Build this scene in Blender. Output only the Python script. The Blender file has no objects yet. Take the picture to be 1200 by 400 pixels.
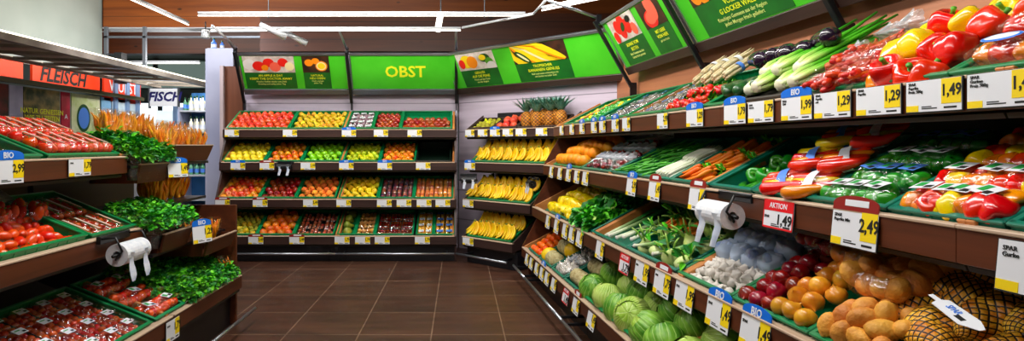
import bpy, math, random
from mathutils import Matrix, Vector, Euler, noise
rnd = random.Random(7)
PI = math.pi
C = bpy.context.scene.collection
F, CX, HY, H = 700.0, 538.0, 170.0, 1.5

# ------------------------------------------------------------------ materials
SAT = 1.18
def srgb(c):
    if isinstance(c, str):
        c = tuple(int(c[i:i+2], 16)/255 for i in (0, 2, 4))
    m_ = sum(c)/3; c = tuple(min(1, max(0, m_+(x-m_)*SAT)) for x in c)
    return tuple((x/12.92 if x <= .04045 else ((x+.055)/1.055)**2.4) for x in c) + (1,)
MATS = {}
def mat(name, c1, c2=None, rough=.5, metal=0, scale=6, coat=0, bump=0, bscale=None, vary=0.0, spec=.5, lo=.35, hi=.65, stretch=None, emit=0, emitc=None):
    if name in MATS: return MATS[name]
    m = bpy.data.materials.new(name); m.use_nodes = True
    N = m.node_tree.nodes; L = m.node_tree.links
    b = N['Principled BSDF']
    b.inputs['Roughness'].default_value = rough
    b.inputs['Metallic'].default_value = metal
    b.inputs['Coat Weight'].default_value = coat
    b.inputs['Coat Roughness'].default_value = .12
    b.inputs['Specular IOR Level'].default_value = spec
    if emit:
        b.inputs['Emission Color'].default_value = srgb(emitc or c1)
        b.inputs['Emission Strength'].default_value = emit
    col = None
    tc = N.new('ShaderNodeTexCoord'); vec = tc.outputs['Object']
    if stretch:
        mp = N.new('ShaderNodeMapping'); mp.inputs['Scale'].default_value = stretch
        L.new(vec, mp.inputs['Vector']); vec = mp.outputs['Vector']
    oi = N.new('ShaderNodeObjectInfo')
    if c2 is not None:
        nz = N.new('ShaderNodeTexNoise'); nz.noise_dimensions = '4D'
        nz.inputs['Scale'].default_value = scale; nz.inputs['Detail'].default_value = 4
        mu = N.new('ShaderNodeMath'); mu.operation = 'MULTIPLY'; mu.inputs[1].default_value = 37
        L.new(oi.outputs['Random'], mu.inputs[0]); L.new(mu.outputs[0], nz.inputs['W'])
        L.new(vec, nz.inputs['Vector'])
        rp = N.new('ShaderNodeValToRGB')
        rp.color_ramp.elements[0].position = lo; rp.color_ramp.elements[0].color = srgb(c1)
        rp.color_ramp.elements[1].position = hi; rp.color_ramp.elements[1].color = srgb(c2)
        L.new(nz.outputs['Fac'], rp.inputs['Fac']); col = rp.outputs['Color']
    if vary:
        hs = N.new('ShaderNodeHueSaturation')
        mr = N.new('ShaderNodeMapRange'); mr.inputs['To Min'].default_value = .5-vary*.015; mr.inputs['To Max'].default_value = .5+vary*.12
        L.new(oi.outputs['Random'], mr.inputs['Value']); L.new(mr.outputs[0], hs.inputs['Hue'])
        m2 = N.new('ShaderNodeMath'); m2.operation = 'MULTIPLY'; m2.inputs[1].default_value = 7.31
        m3 = N.new('ShaderNodeMath'); m3.operation = 'FRACT'
        L.new(oi.outputs['Random'], m2.inputs[0]); L.new(m2.outputs[0], m3.inputs[0])
        m4 = N.new('ShaderNodeMapRange'); m4.inputs['To Min'].default_value = 1-vary; m4.inputs['To Max'].default_value = 1+vary*.5
        L.new(m3.outputs[0], m4.inputs['Value']); L.new(m4.outputs[0], hs.inputs['Value'])
        if col is not None: L.new(col, hs.inputs['Color'])
        else: hs.inputs['Color'].default_value = srgb(c1)
        col = hs.outputs['Color']
    if col is not None: L.new(col, b.inputs['Base Color'])
    else: b.inputs['Base Color'].default_value = srgb(c1)
    if bump:
        n2 = N.new('ShaderNodeTexNoise'); n2.inputs['Scale'].default_value = bscale or scale*3; n2.inputs['Detail'].default_value = 3
        L.new(vec, n2.inputs['Vector'])
        bp = N.new('ShaderNodeBump'); bp.inputs['Strength'].default_value = bump; bp.inputs['Distance'].default_value = .02
        L.new(n2.outputs['Fac'], bp.inputs['Height']); L.new(bp.outputs['Normal'], b.inputs['Normal'])
    MATS[name] = m
    return m

def film_mat(name, tint='ffffff', fac=.28, rough=.12, base=None, bscale=22, bst=.9):
    """clear crinkled plastic film"""
    if name in MATS: return MATS[name]
    m = bpy.data.materials.new(name); m.use_nodes = True
    N = m.node_tree.nodes; L = m.node_tree.links; N.clear()
    o = N.new('ShaderNodeOutputMaterial')
    t = N.new('ShaderNodeBsdfTransparent'); t.inputs['Color'].default_value = srgb(tint)
    g = N.new('ShaderNodeBsdfGlossy'); g.inputs['Roughness'].default_value = rough; g.inputs['Color'].default_value = (.95, .97, 1, 1)
    tc = N.new('ShaderNodeTexCoord')
    nz = N.new('ShaderNodeTexNoise'); nz.inputs['Scale'].default_value = bscale; nz.inputs['Detail'].default_value = 3
    L.new(tc.outputs['Object'], nz.inputs['Vector'])
    bp = N.new('ShaderNodeBump'); bp.inputs['Strength'].default_value = bst; bp.inputs['Distance'].default_value = .03
    L.new(nz.outputs['Fac'], bp.inputs['Height']); L.new(bp.outputs['Normal'], g.inputs['Normal'])
    mx = N.new('ShaderNodeMixShader'); mx.inputs['Fac'].default_value = fac
    L.new(t.outputs[0], mx.inputs[1]); L.new(g.outputs[0], mx.inputs[2])
    if base:
        d = N.new('ShaderNodeBsdfDiffuse'); d.inputs['Color'].default_value = srgb(base[0])
        m2 = N.new('ShaderNodeMixShader'); m2.inputs['Fac'].default_value = base[1]
        L.new(mx.outputs[0], m2.inputs[1]); L.new(d.outputs[0], m2.inputs[2]); L.new(m2.outputs[0], o.inputs[0])
    else: L.new(mx.outputs[0], o.inputs[0])
    MATS[name] = m
    return m

def wood_mat(name, c1, c2, axis='x', scale=3, rough=.45, boards=None, knots=False, gap='1a0c06'):
    if name in MATS: return MATS[name]
    m = bpy.data.materials.new(name); m.use_nodes = True
    N = m.node_tree.nodes; L = m.node_tree.links; b = N['Principled BSDF']
    b.inputs['Roughness'].default_value = rough
    tc = N.new('ShaderNodeTexCoord'); mp = N.new('ShaderNodeMapping')
    s = {'x': (.12, 2, 2.4), 'y': (2, .12, 2.4), 'z': (2, 2, .12)}[axis]
    mp.inputs['Scale'].default_value = s
    L.new(tc.outputs['Object'], mp.inputs['Vector'])
    nz = N.new('ShaderNodeTexNoise'); nz.inputs['Scale'].default_value = scale; nz.inputs['Detail'].default_value = 7; nz.inputs['Roughness'].default_value = .65
    nz.inputs['Distortion'].default_value = .4
    L.new(mp.outputs[0], nz.inputs['Vector'])
    rp = N.new('ShaderNodeValToRGB'); rp.color_ramp.elements[0].position = .3; rp.color_ramp.elements[1].position = .7
    rp.color_ramp.elements[0].color = srgb(c1); rp.color_ramp.elements[1].color = srgb(c2)
    L.new(nz.outputs['Fac'], rp.inputs['Fac']); col = rp.outputs['Color']
    if knots:
        vo = N.new('ShaderNodeTexVoronoi'); vo.inputs['Scale'].default_value = 1.6
        mp2 = N.new('ShaderNodeMapping'); mp2.inputs['Scale'].default_value = (1, 1, 2.2); L.new(tc.outputs['Object'], mp2.inputs['Vector']); L.new(mp2.outputs[0], vo.inputs['Vector'])
        cr = N.new('ShaderNodeValToRGB'); cr.color_ramp.elements[0].position = .05; cr.color_ramp.elements[1].position = .1
        cr.color_ramp.elements[0].color = (0, 0, 0, 1); cr.color_ramp.elements[1].color = (1, 1, 1, 1)
        L.new(vo.outputs['Distance'], cr.inputs['Fac'])
        mx = N.new('ShaderNodeMix'); mx.data_type = 'RGBA'
        L.new(cr.outputs['Color'], mx.inputs[0]); mx.inputs[6].default_value = srgb(gap); L.new(col, mx.inputs[7]); col = mx.outputs[2]
    if boards:
        ax, wd = boards
        sp = N.new('ShaderNodeSeparateXYZ'); L.new(tc.outputs['Object'], sp.inputs[0])
        dv = N.new('ShaderNodeMath'); dv.operation = 'DIVIDE'; dv.inputs[1].default_value = wd; L.new(sp.outputs['XYZ'.index(ax)], dv.inputs[0])
        fr = N.new('ShaderNodeMath'); fr.operation = 'FRACT'; L.new(dv.outputs[0], fr.inputs[0])
        lt = N.new('ShaderNodeMath'); lt.operation = 'LESS_THAN'; lt.inputs[1].default_value = .03; L.new(fr.outputs[0], lt.inputs[0])
        mx = N.new('ShaderNodeMix'); mx.data_type = 'RGBA'
        L.new(lt.outputs[0], mx.inputs[0]); L.new(col, mx.inputs[6]); mx.inputs[7].default_value = srgb(gap); col = mx.outputs[2]
    L.new(col, b.inputs['Base Color'])
    MATS[name] = m
    return m

def uv_lines_mat(name, base1, base2, line, nu, nv, th=.16, rough=.5, diag=True, bump=.6, metal=0):
    """netting or pineapple lattice following the body's own coordinates"""
    if name in MATS: return MATS[name]
    m = bpy.data.materials.new(name); m.use_nodes = True
    N = m.node_tree.nodes; L = m.node_tree.links; b = N['Principled BSDF']; b.inputs['Roughness'].default_value = rough
    tc = N.new('ShaderNodeTexCoord'); sp = N.new('ShaderNodeSeparateXYZ'); L.new(tc.outputs['UV'], sp.inputs[0])
    def M(op, a, c, d=None):
        n = N.new('ShaderNodeMath'); n.operation = op
        for i, v in enumerate((a, c, d)):
            if v is None: continue
            if isinstance(v, (int, float)): n.inputs[i].default_value = v
            else: L.new(v, n.inputs[i])
        return n.outputs[0]
    u = M('MULTIPLY', sp.outputs[0], nu); v = M('MULTIPLY', sp.outputs[1], nv)
    a1 = M('ADD', u, v) if diag else u; a2 = M('SUBTRACT', u, v) if diag else v
    f1 = M('PINGPONG', a1, .5); f2 = M('PINGPONG', a2, .5)
    mn = M('MINIMUM', f1, f2)
    lt = M('LESS_THAN', mn, th)
    nz = N.new('ShaderNodeTexNoise'); nz.inputs['Scale'].default_value = 14; L.new(tc.outputs['Object'], nz.inputs['Vector'])
    rp = N.new('ShaderNodeValToRGB'); rp.color_ramp.elements[0].position = .35; rp.color_ramp.elements[1].position = .65
    rp.color_ramp.elements[0].color = srgb(base1); rp.color_ramp.elements[1].color = srgb(base2); L.new(nz.outputs['Fac'], rp.inputs['Fac'])
    mx = N.new('ShaderNodeMix'); mx.data_type = 'RGBA'; L.new(lt, mx.inputs[0]); L.new(rp.outputs['Color'], mx.inputs[6]); mx.inputs[7].default_value = srgb(line)
    L.new(mx.outputs[2], b.inputs['Base Color'])
    bp = N.new('ShaderNodeBump'); bp.inputs['Strength'].default_value = bump; bp.inputs['Distance'].default_value = .01
    L.new(mn, bp.inputs['Height']); L.new(bp.outputs['Normal'], b.inputs['Normal'])
    MATS[name] = m
    return m

def axis_mat(name, stops, axis=1, length=1.0, rough=.4, streak=0):
    """colour runs along the plant itself (white root end to green leaf end)"""
    if name in MATS: return MATS[name]
    m = bpy.data.materials.new(name); m.use_nodes = True
    N = m.node_tree.nodes; L = m.node_tree.links; b = N['Principled BSDF']; b.inputs['Roughness'].default_value = rough
    tc = N.new('ShaderNodeTexCoord'); sp = N.new('ShaderNodeSeparateXYZ'); L.new(tc.outputs['Object'], sp.inputs[0])
    mr = N.new('ShaderNodeMath'); mr.operation = 'DIVIDE'; mr.inputs[1].default_value = length; L.new(sp.outputs[axis], mr.inputs[0])
    rp = N.new('ShaderNodeValToRGB')
    e = rp.color_ramp.elements
    e[0].position, e[0].color = stops[0][0], srgb(stops[0][1])
    e[1].position, e[1].color = stops[-1][0], srgb(stops[-1][1])
    for p, c in stops[1:-1]:
        k = e.new(p); k.color = srgb(c)
    L.new(mr.outputs[0], rp.inputs['Fac']); L.new(rp.outputs['Color'], b.inputs['Base Color'])
    MATS[name] = m
    return m

# ------------------------------------------------------------------ mesh builder
class MB:
    def __init__(s): s.v = []; s.f = []; s.mi = []; s.uv = []; s.mats = []; s.sm = []
    def m(s, mt):
        if mt not in s.mats: s.mats.append(mt)
        return s.mats.index(mt)
    def add(s, vs, fs, mt, smooth=False, uvs=None):
        o = len(s.v); s.v += [tuple(v) for v in vs]; k = s.m(mt)
        for i, f in enumerate(fs):
            s.f.append([a+o for a in f]); s.mi.append(k); s.sm.append(smooth)
            s.uv += (uvs[i] if uvs else [(0, 0)]*len(f))
        return s
    def box(s, x0, x1, y0, y1, z0, z1, mt, M=None, bev=0):
        if bev:
            b = min(bev, (x1-x0)/2.1, (y1-y0)/2.1, (z1-z0)/2.1)
            vs = []; 
            for zz, ins in ((z0, b), (z0+b, 0), (z1-b, 0), (z1, b)):
                x, X, y, Y = x0+ins, x1-ins, y0+ins, y1-ins; c = b if ins == 0 else 0
                c = b*.7 if ins == 0 else b*.4
                vs += [(x+c, y, zz), (X-c, y, zz), (X, y+c, zz), (X, Y-c, zz), (X-c, Y, zz), (x+c, Y, zz), (x, Y-c, zz), (x, y+c, zz)]
            fs = [list(range(7, -1, -1)), list(range(24, 32))]
            for r in range(3):
                for i in range(8): fs.append([r*8+i, r*8+(i+1) % 8, (r+1)*8+(i+1) % 8, (r+1)*8+i])
        else:
            vs = [(x0, y0, z0), (x1, y0, z0), (x1, y1, z0), (x0, y1, z0), (x0, y0, z1), (x1, y0, z1), (x1, y1, z1), (x0, y1, z1)]
            fs = [[3, 2, 1, 0], [4, 5, 6, 7], [0, 1, 5, 4], [1, 2, 6, 5], [2, 3, 7, 6], [3, 0, 4, 7]]
        if M: vs = [M @ Vector(v) for v in vs]
        return s.add(vs, fs, mt)
    def tube(s, pts, r, mt, seg=8, cap=True, smooth=True, flat=1.0):
        pts = [Vector(p) for p in pts]; n = len(pts)
        rs = r if isinstance(r, (list, tuple)) else [r]*n
        vs = []; up = Vector((0, 0, 1)); fs = []; uvs = []
        d0 = (pts[1]-pts[0]).normalized()
        if abs(d0.z) > .9: up = Vector((0, 1, 0))
        for i, p in enumerate(pts):
            d = (pts[min(i+1, n-1)]-pts[max(i-1, 0)]).normalized()
            a = d.cross(up).normalized(); b2 = a.cross(d).normalized(); up = b2
            for k in range(seg):
                t = 2*PI*k/seg
                vs.append(p+a*math.cos(t)*rs[i]+b2*math.sin(t)*rs[i]*flat)
        for i in range(n-1):
            for k in range(seg):
                k2 = (k+1) % seg
                fs.append([i*seg+k, i*seg+k2, (i+1)*seg+k2, (i+1)*seg+k])
                u0, u1 = k/seg, (k+1)/seg; v0, v1 = i/(n-1), (i+1)/(n-1)
                uvs.append([(u0, v0), (u1, v0), (u1, v1), (u0, v1)])
        if cap:
            fs.append(list(range(seg-1, -1, -1))); uvs.append([(0, 0)]*seg)
            fs.append([(n-1)*seg+k for k in range(seg)]); uvs.append([(0, 0)]*seg)
        return s.add(vs, fs, mt, smooth, uvs)
    def ball(s, fn, mt, nu=14, nv=9, M=None, u0=0, u1=1, v0=0, v1=1, smooth=True):
        """fn(theta, phi) -> xyz, phi from 0 (top) to pi"""
        full = (u1-u0) >= .999
        cols = nu if full else nu+1
        vs = []; fs = []; uvs = []
        for j in range(nv+1):
            ph = PI*(v0+(v1-v0)*j/nv)
            for i in range(cols):
                th = 2*PI*(u0+(u1-u0)*i/nu)
                p = Vector(fn(th, ph)); vs.append(M @ p if M else p)
        for j in range(nv):
            for i in range(nu):
                i2 = (i+1) % cols if full else i+1
                fs.append([j*cols+i, (j+1)*cols+i, (j+1)*cols+i2, j*cols+i2])
                a, b2, c, d = i/nu, (i+1)/nu, j/nv, (j+1)/nv
                uvs.append([(a, c), (a, d), (b2, d), (b2, c)])
        return s.add(vs, fs, mt, smooth, uvs)
    def mesh(s, name):
        me = bpy.data.meshes.new(name); me.from_pydata(s.v, [], s.f)
        for m_ in s.mats: me.materials.append(m_)
        me.polygons.foreach_set('material_index', s.mi); me.polygons.foreach_set('use_smooth', s.sm)
        ul = me.uv_layers.new(name='uv'); ul.data.foreach_set('uv', [c for p in s.uv for c in p])
        me.update(); return me

def T(x, y, z): return Matrix.Translation((x, y, z))
def R(a, ax='Z'): return Matrix.Rotation(a, 4, ax)
def S(x, y=None, z=None):
    y = x if y is None else y; z = x if z is None else z
    return Matrix.Diagonal((x, y, z, 1))
def rr(a, b): return rnd.uniform(a, b)
def rrot(): return Euler((rr(0, 2*PI), rr(0, 2*PI), rr(0, 2*PI))).to_matrix().to_4x4()

def mkparts(root, parts):
    for p in parts:
        o = bpy.data.objects.new(p[0], p[1]); C.objects.link(o); o.parent = root; o.matrix_basis = p[2] if len(p) > 2 and p[2] is not None else Matrix()
        if len(p) > 3 and p[3]: o['label'] = p[3]
        if len(p) > 4: mkparts(o, p[4])
def thing(name, label, cat, M=None, mesh=None, parts=(), group=None, kind=None):
    o = bpy.data.objects.new(name, mesh); C.objects.link(o)
    if mesh is None: o.empty_display_size = .05
    o.matrix_world = M if M is not None else Matrix()
    o['label'] = ' '.join(label.split()); o['category'] = cat
    if group: o['group'] = group
    if kind: o['kind'] = kind
    mkparts(o, parts)
    return o
def struct(name, mesh, M=None, label=None, parts=()):
    o = bpy.data.objects.new(name, mesh); C.objects.link(o); o.matrix_world = M if M is not None else Matrix(); o['kind'] = 'structure'
    if label: o['label'] = label
    mkparts(o, parts); return o

_tx = {}
def text(s_, size, mt, bold=0.0, ext=.0006, align='CENTER', shear=0):
    key = (s_, size, mt.name, bold, align, shear)
    if key in _tx: return _tx[key]
    cu = bpy.data.curves.new('lettering', 'FONT'); cu.body = s_; cu.size = size; cu.extrude = ext; cu.offset = bold*size
    cu.align_x = align; cu.align_y = 'CENTER'; cu.shear = shear; cu.resolution_u = 2; cu.space_line = .95
    o = bpy.data.objects.new('lettering_source', cu); C.objects.link(o)
    dg = bpy.context.evaluated_depsgraph_get()
    me = bpy.data.meshes.new_from_object(o.evaluated_get(dg)); me.name = 'lettering'
    bpy.data.objects.remove(o); bpy.data.curves.remove(cu)
    me.materials.clear(); me.materials.append(mt)
    _tx[key] = me
    return me

ORD = 'first second third fourth fifth sixth seventh eighth ninth tenth eleventh twelfth thirteenth fourteenth fifteenth sixteenth'.split()
ROW = ['front', 'second', 'third', 'fourth', 'fifth', 'sixth', 'seventh', 'eighth', 'ninth']

# ------------------------------------------------------------------ common materials
M_black = mat('black_metal', '121317', rough=.4)
M_dark = mat('dark_plinth', '16161a', rough=.35)
M_steel = mat('brushed_steel', 'b9bec6', rough=.28, metal=.9)
M_grey = mat('grey_metal', '6d7178', rough=.4, metal=.5)
M_white = mat('white_card', 'eef0f6', rough=.5)
M_yellow = mat('price_yellow', 'ffd400', rough=.5)
M_ink = mat('black_ink', '101010', rough=.6)
M_blue = mat('bio_blue', '0f6fd0', rough=.4)
M_redc = mat('offer_red', 'd8232c', rough=.4)
M_maroon = mat('topper_maroon', '8a2420', rough=.4)
M_fas_b = wood_mat('walnut_fascia', '281917', '44302b', 'x', 5)
M_fas_r = wood_mat('chestnut_fascia', '40200f', '63351f', 'x', 5)
M_trim = wood_mat('pale_edge_trim', 'b59b86', 'd6c0aa', 'x', 5)
M_div = wood_mat('orange_wood_divider', 'a8693a', 'd09458', 'y', 5)
M_lamw = wood_mat('pale_laminate', 'b4a8b8', 'dcd0de', 'x', 2.5, rough=.5, boards=('Z', .42), gap='8a828e')
M_lamr = wood_mat('brown_laminate', '84503a', 'bd8260', 'x', 2.5, rough=.5)
M_green = mat('crate_green', '0b7a45', rough=.35, vary=.1)
M_teal = mat('crate_teal', '0a6e58', rough=.35, vary=.1)
M_carton = mat('carton_dark', '3a3530', rough=.7)
M_film = film_mat('clear_film', fac=.14)
M_film2 = film_mat('cloudy_film', fac=.4, base=('e8edf5', .15), rough=.2)
M_stem = mat('green_stem', '3f8a26', '69ab3a', rough=.5, scale=30)
M_bstem = mat('brown_stem', '5a3b1e', rough=.7)

# ------------------------------------------------------------------ produce meshes
def lathe_fn(R_, prof, lob=0, nl=4, wob=0, seed=0):
    """prof: list of (r, z) from top to bottom"""
    n = len(prof)-1
    def fn(th, ph):
        t = ph/PI*n; i = min(int(t), n-1); f = t-i
        f2 = f*f*(3-2*f)
        r = prof[i][0]*(1-f2)+prof[i+1][0]*f2; z = prof[i][1]*(1-f)+prof[i+1][1]*f
        r *= 1+lob*math.cos(nl*th+seed)
        p = Vector((math.cos(th)*r, math.sin(th)*r, z))*R_
        if wob:
            p = p*(1+wob*noise.noise(p/R_*1.3+Vector((seed*3.1, 0, 0))))
        return p
    return fn
AP = [(.0, .62), (.25, .78), (.6, .85), (.9, .6), (1, .15), (.93, -.3), (.7, -.7), (.4, -.88), (.15, -.82), (0, -.72)]
SP = [(math.sin(PI*i/10), math.cos(PI*i/10)) for i in range(11)]
PEAR = [(0, 1.25), (.22, 1.22), (.38, .95), (.5, .55), (.8, .1), (1, -.35), (.92, -.75), (.55, -1.02), (.2, -1.0), (0, -.95)]
ONI = [(0, 1.15), (.06, 1.12), (.1, .95), (.45, .75), (.88, .4), (1, 0), (.86, -.45), (.5, -.75), (.15, -.85), (0, -.83)]
GAR = [(0, 1.35), (.12, 1.32), (.17, 1.0), (.38, .75), (.8, .4), (1, 0), (.85, -.4), (.4, -.62), (0, -.6)]
BELL = [(0, .55), (.18, .58), (.42, .82), (.75, .85), (.98, .5), (1, .1), (.93, -.35), (.8, -.75), (.55, -.98), (.25, -.92), (0, -.82)]
KIWI = [(math.sin(PI*i/8), 1.25*math.cos(PI*i/8)) for i in range(9)]
_ml = {}
def lib(key, fn):
    if key not in _ml: _ml[key] = fn()
    return _ml[key]
def round_fruit(name, R_, prof, mt, lob=0, nl=4, wob=.05, stem=None, n=3, nu=14, nv=10):
    out = []
    for k in range(n):
        b = MB(); b.ball(lathe_fn(R_, prof, lob, nl, wob, k*1.7+.3), mt, nu, nv)
        if stem:
            zt = prof[0][1]*R_
            b.tube([(0, 0, zt-.1*R_), (.03*R_, 0, zt+.18*R_), (.1*R_, .02*R_, zt+.42*R_)], R_*.06, stem, 5)
        out.append(b.mesh(name))
    return out

def potato_meshes(mt):
    out = []
    for k in range(4):
        def fn(th, ph, k=k):
            p = Vector((math.sin(ph)*math.cos(th), math.sin(ph)*math.sin(th)*.78, math.cos(ph)*.68))
            p *= 1.12+.18*noise.noise(p*1.1+Vector((k*5.2, 1, 0)))
            return p*.045*Vector((1, 1, 1)).x*1.0
        b = MB(); b.ball(lambda th, ph: Vector(fn(th, ph))*1.0, mt, 16, 11); me = b.mesh('potato'); out.append(me)
    return out

def banana_mesh(mt, tip):
    b = MB(); pts = []; rs = []
    for i in range(11):
        t = i/10; a = -.75+1.5*t
        pts.append((0, math.sin(a)*.13, -math.cos(a)*.13+.13)); rs.append(.0175*(math.sin(PI*min(max(t*.86+.09, 0), 1))**.45))
    rs[0] = .006; rs[1] = .010; rs[-1] = .004
    b.tube(pts, rs, mt, 6); b.tube([pts[-1], (0, pts[-1][1]+.008, pts[-1][2]+.006)], .005, tip, 5)
    return b.mesh('banana')

def leafy(n, mt, rad, height, leaf=.03, dome=True, seed=1, droop=.3, base=0.0, mt2=None, narrow=.55):
    r2 = random.Random(seed); b = MB()
    for i in range(n):
        a = r2.uniform(0, 2*PI); q = math.sqrt(r2.random()); r_ = rad*q
        z = base + height*(1-.55*q*q)*r2.uniform(.55, 1) if dome else base+height*r2.random()
        x, y = math.cos(a)*r_, math.sin(a)*r_
        L_ = leaf*r2.uniform(.7, 1.3); w = L_*narrow
        M = T(x, y, z) @ R(a+r2.uniform(-.8, .8)) @ R(r2.uniform(-1.0, .5), 'Y') @ R(r2.uniform(-.6, .6), 'X')
        vs = [(0, 0, 0), (L_*.35, -w*.5, L_*.08), (L_*.75, -w*.42, 0), (L_, 0, -L_*droop), (L_*.75, w*.42, 0), (L_*.35, w*.5, L_*.08), (L_*.5, 0, -.08*L_)]
        b.add([M @ Vector(v) for v in vs], [[0, 1, 6], [1, 2, 6], [2, 3, 6], [3, 4, 6], [4, 5, 6], [5, 0, 6]], mt2 if (mt2 and r2.random() < .4) else mt)
    return b

def cabbage(mt, mtv, seed=0, R_=.1):
    b = MB()
    b.ball(lambda th, ph: Vector((math.sin(ph)*math.cos(th), math.sin(ph)*math.sin(th), math.cos(ph)*.9))*R_*(1+.04*noise.noise(Vector((math.cos(th)*2, math.sin(th)*2, ph+seed)))), mt, 20, 12)
    body = b.mesh('cabbage')
    leaves = []
    for k in range(5):
        l = MB(); a0 = k*2*PI/5+seed
        def fn(th, ph, k=k):
            e = abs((th/(2*PI))-.0)
            s_ = R_*(1.035+.012*(k % 2)+.05*max(0, 1.1-ph)**2+.018*math.sin(9*th+k)*max(0, 1.3-ph)+.03*noise.noise(Vector((th*3, ph*3, k+seed))))
            return Vector((math.sin(ph)*math.cos(th), math.sin(ph)*math.sin(th), math.cos(ph)*.92))*s_
        l.ball(fn, mtv, 12, 9, R(a0) , -.13, .13, .16+.05*(k % 3), .98)
        leaves.append(l.mesh('outer_leaf'))
    return body, leaves

def crumple(rx, ry, rz, mt, seed=0, amp=.18, nu=20, nv=12, name='film', freq=2.2):
    b = MB()
    def fn(th, ph):
        d = Vector((math.sin(ph)*math.cos(th), math.sin(ph)*math.sin(th), math.cos(ph)))
        q = Vector((abs(d.x)**.7*math.copysign(1, d.x), abs(d.y)**.7*math.copysign(1, d.y), abs(d.z)**.8*math.copysign(1, d.z)))
        k = 1+amp*noise.noise(d*freq+Vector((seed, seed*2, 0)))+amp*.5*noise.noise(d*freq*2.7+Vector((seed, 3, 0)))
        return Vector((q.x*rx*k, q.y*ry*k, q.z*rz*k))
    b.ball(fn, mt, nu, nv)
    return b.mesh(name)

m_apple_r = mat('apple_red', 'b80f14', 'e23a2a', rough=.3, scale=14, coat=.5, vary=.15)
m_apple_dr = mat('apple_dark_red', '7c0b12', 'b41a1c', rough=.3, scale=14, coat=.5, vary=.25)
m_apple_ry = mat('apple_red_yellow', 'cf1f16', 'f0a52a', rough=.3, scale=12, coat=.5, vary=.2)
m_apple_y = mat('apple_yellow', 'f0c914', 'f6e04a', rough=.3, scale=10, coat=.5, vary=.12)
m_apple_g = mat('apple_green', '7ab811', 'a6dc2b', rough=.3, scale=12, coat=.5, vary=.15)
m_pear = mat('pear_yellow', 'd6c227', 'cf8a2c', rough=.45, scale=14, vary=.15)
m_lime = mat('pear_green', 'a8c41e', 'e2d42c', rough=.4, scale=10, vary=.2)
m_nect = mat('nectarine', 'd8341c', 'f4a02c', rough=.45, scale=11, vary=.25)
m_plum = mat('plum', '401028', '7a1a34', rough=.35, scale=12, vary=.4)
m_mango = mat('mango', 'e8862a', 'cc2f22', rough=.4, scale=9, vary=.3)
m_kiwi = mat('kiwi', '8a7a2a', 'b5b03a', rough=.8, scale=40, vary=.2)
m_orange = mat('orange_peel', 'f58a0c', 'fb9e1e', rough=.4, scale=14, bump=.25, bscale=120, vary=.08)
m_tom = mat('tomato', 'd81a10', 'f0401c', rough=.22, scale=8, coat=.7, vary=.12)
m_cherry = mat('cherry_tomato', 'b5130f', 'e02b18', rough=.25, scale=8, coat=.6, vary=.2)
m_pep_r = mat('pepper_red', 'c40a0c', 'e61c14', rough=.2, scale=6, coat=.8, vary=.08)
m_pep_y = mat('pepper_yellow', 'f4c000', 'ffe01c', rough=.2, scale=6, coat=.8, vary=.05)
m_pep_o = mat('pepper_orange', 'ee7a08', 'ff9c1a', rough=.2, scale=6, coat=.8, vary=.06)
m_pep_g = mat('pepper_green', '1f7a1c', '46a02c', rough=.25, scale=6, coat=.6, vary=.15)
m_cuc = mat('cucumber_green', '0f3a14', '245c20', rough=.35, scale=18, coat=.3, vary=.2)
m_egg = mat('aubergine_skin', '140a18', '2a1230', rough=.2, coat=.7)
m_pot = mat('potato_skin', 'c0762e', 'e8a452', rough=.6, scale=16, bump=.3, bscale=60, vary=.15)
m_onion = mat('onion_skin', 'c8741c', 'e8a040', rough=.3, scale=9, coat=.4, vary=.2, stretch=(3, 3, .6))
m_ronion = mat('red_onion_skin', '6a0a22', 'a01a38', rough=.25, scale=9, coat=.5, vary=.2, stretch=(3, 3, .6))
m_garlic = mat('garlic_skin', 'd8cfc8', 'f4efe8', rough=.5, scale=14, vary=.08)
m_garlicb = mat('garlic_blue_net', 'a8c4f0', 'e0eafc', rough=.4, scale=20, vary=.1)
m_ban = mat('banana_skin', 'e8ac0c', 'f8d024', rough=.4, scale=10, vary=.1)
m_bang = mat('banana_tip', '6f7a1c', rough=.6)
m_herb = mat('herb_green', '3f9a1c', '8cd838', rough=.5, scale=20, vary=.2)
m_herbd = mat('herb_dark', '1c6424', '3a9434', rough=.5, scale=20, vary=.2)
m_lett = mat('lettuce_green', '2f9a20', '7fd03a', rough=.4, scale=12, vary=.2)
m_cab = mat('cabbage_leaf', '8fb83a', 'c4dc7c', rough=.4, scale=9, vary=.1, coat=.2)
m_cabd = mat('cabbage_outer', '3f7a26', '8fbc48', rough=.45, scale=7, vary=.15, coat=.2)
def vein_mat(name, a, b2, rib, nu=9):
    m = uv_lines_mat(name, a, b2, rib, nu, 3, .05, .4, diag=False, bump=.5)
    L = m.node_tree.links; N = m.node_tree.nodes
    mul = [n for n in N if n.type == 'MATH' and n.operation == 'MULTIPLY'][0]; src = mul.inputs[0].links[0].from_socket
    nz = N.new('ShaderNodeTexNoise'); nz.inputs['Scale'].default_value = 14; tc = [n for n in N if n.type == 'TEX_COORD'][0]; L.new(tc.outputs['Object'], nz.inputs['Vector'])
    m1 = N.new('ShaderNodeMath'); m1.operation = 'MULTIPLY_ADD'; m1.inputs[1].default_value = .16; L.new(nz.outputs['Fac'], m1.inputs[0]); L.new(src, m1.inputs[2]); L.new(m1.outputs[0], mul.inputs[0])
    pp = [n for n in N if n.type == 'MATH' and n.operation == 'MINIMUM'][0]; L.new(pp.inputs[0].links[0].from_socket, pp.inputs[1])
    return m
m_cab = vein_mat('cabbage_leaf_v', '98bc4a', 'c4dc7c', 'd4e8a0'); m_cabd = vein_mat('cabbage_outer_v', '4a8428', '8cbc4c', 'a8cc74', 5)
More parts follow.
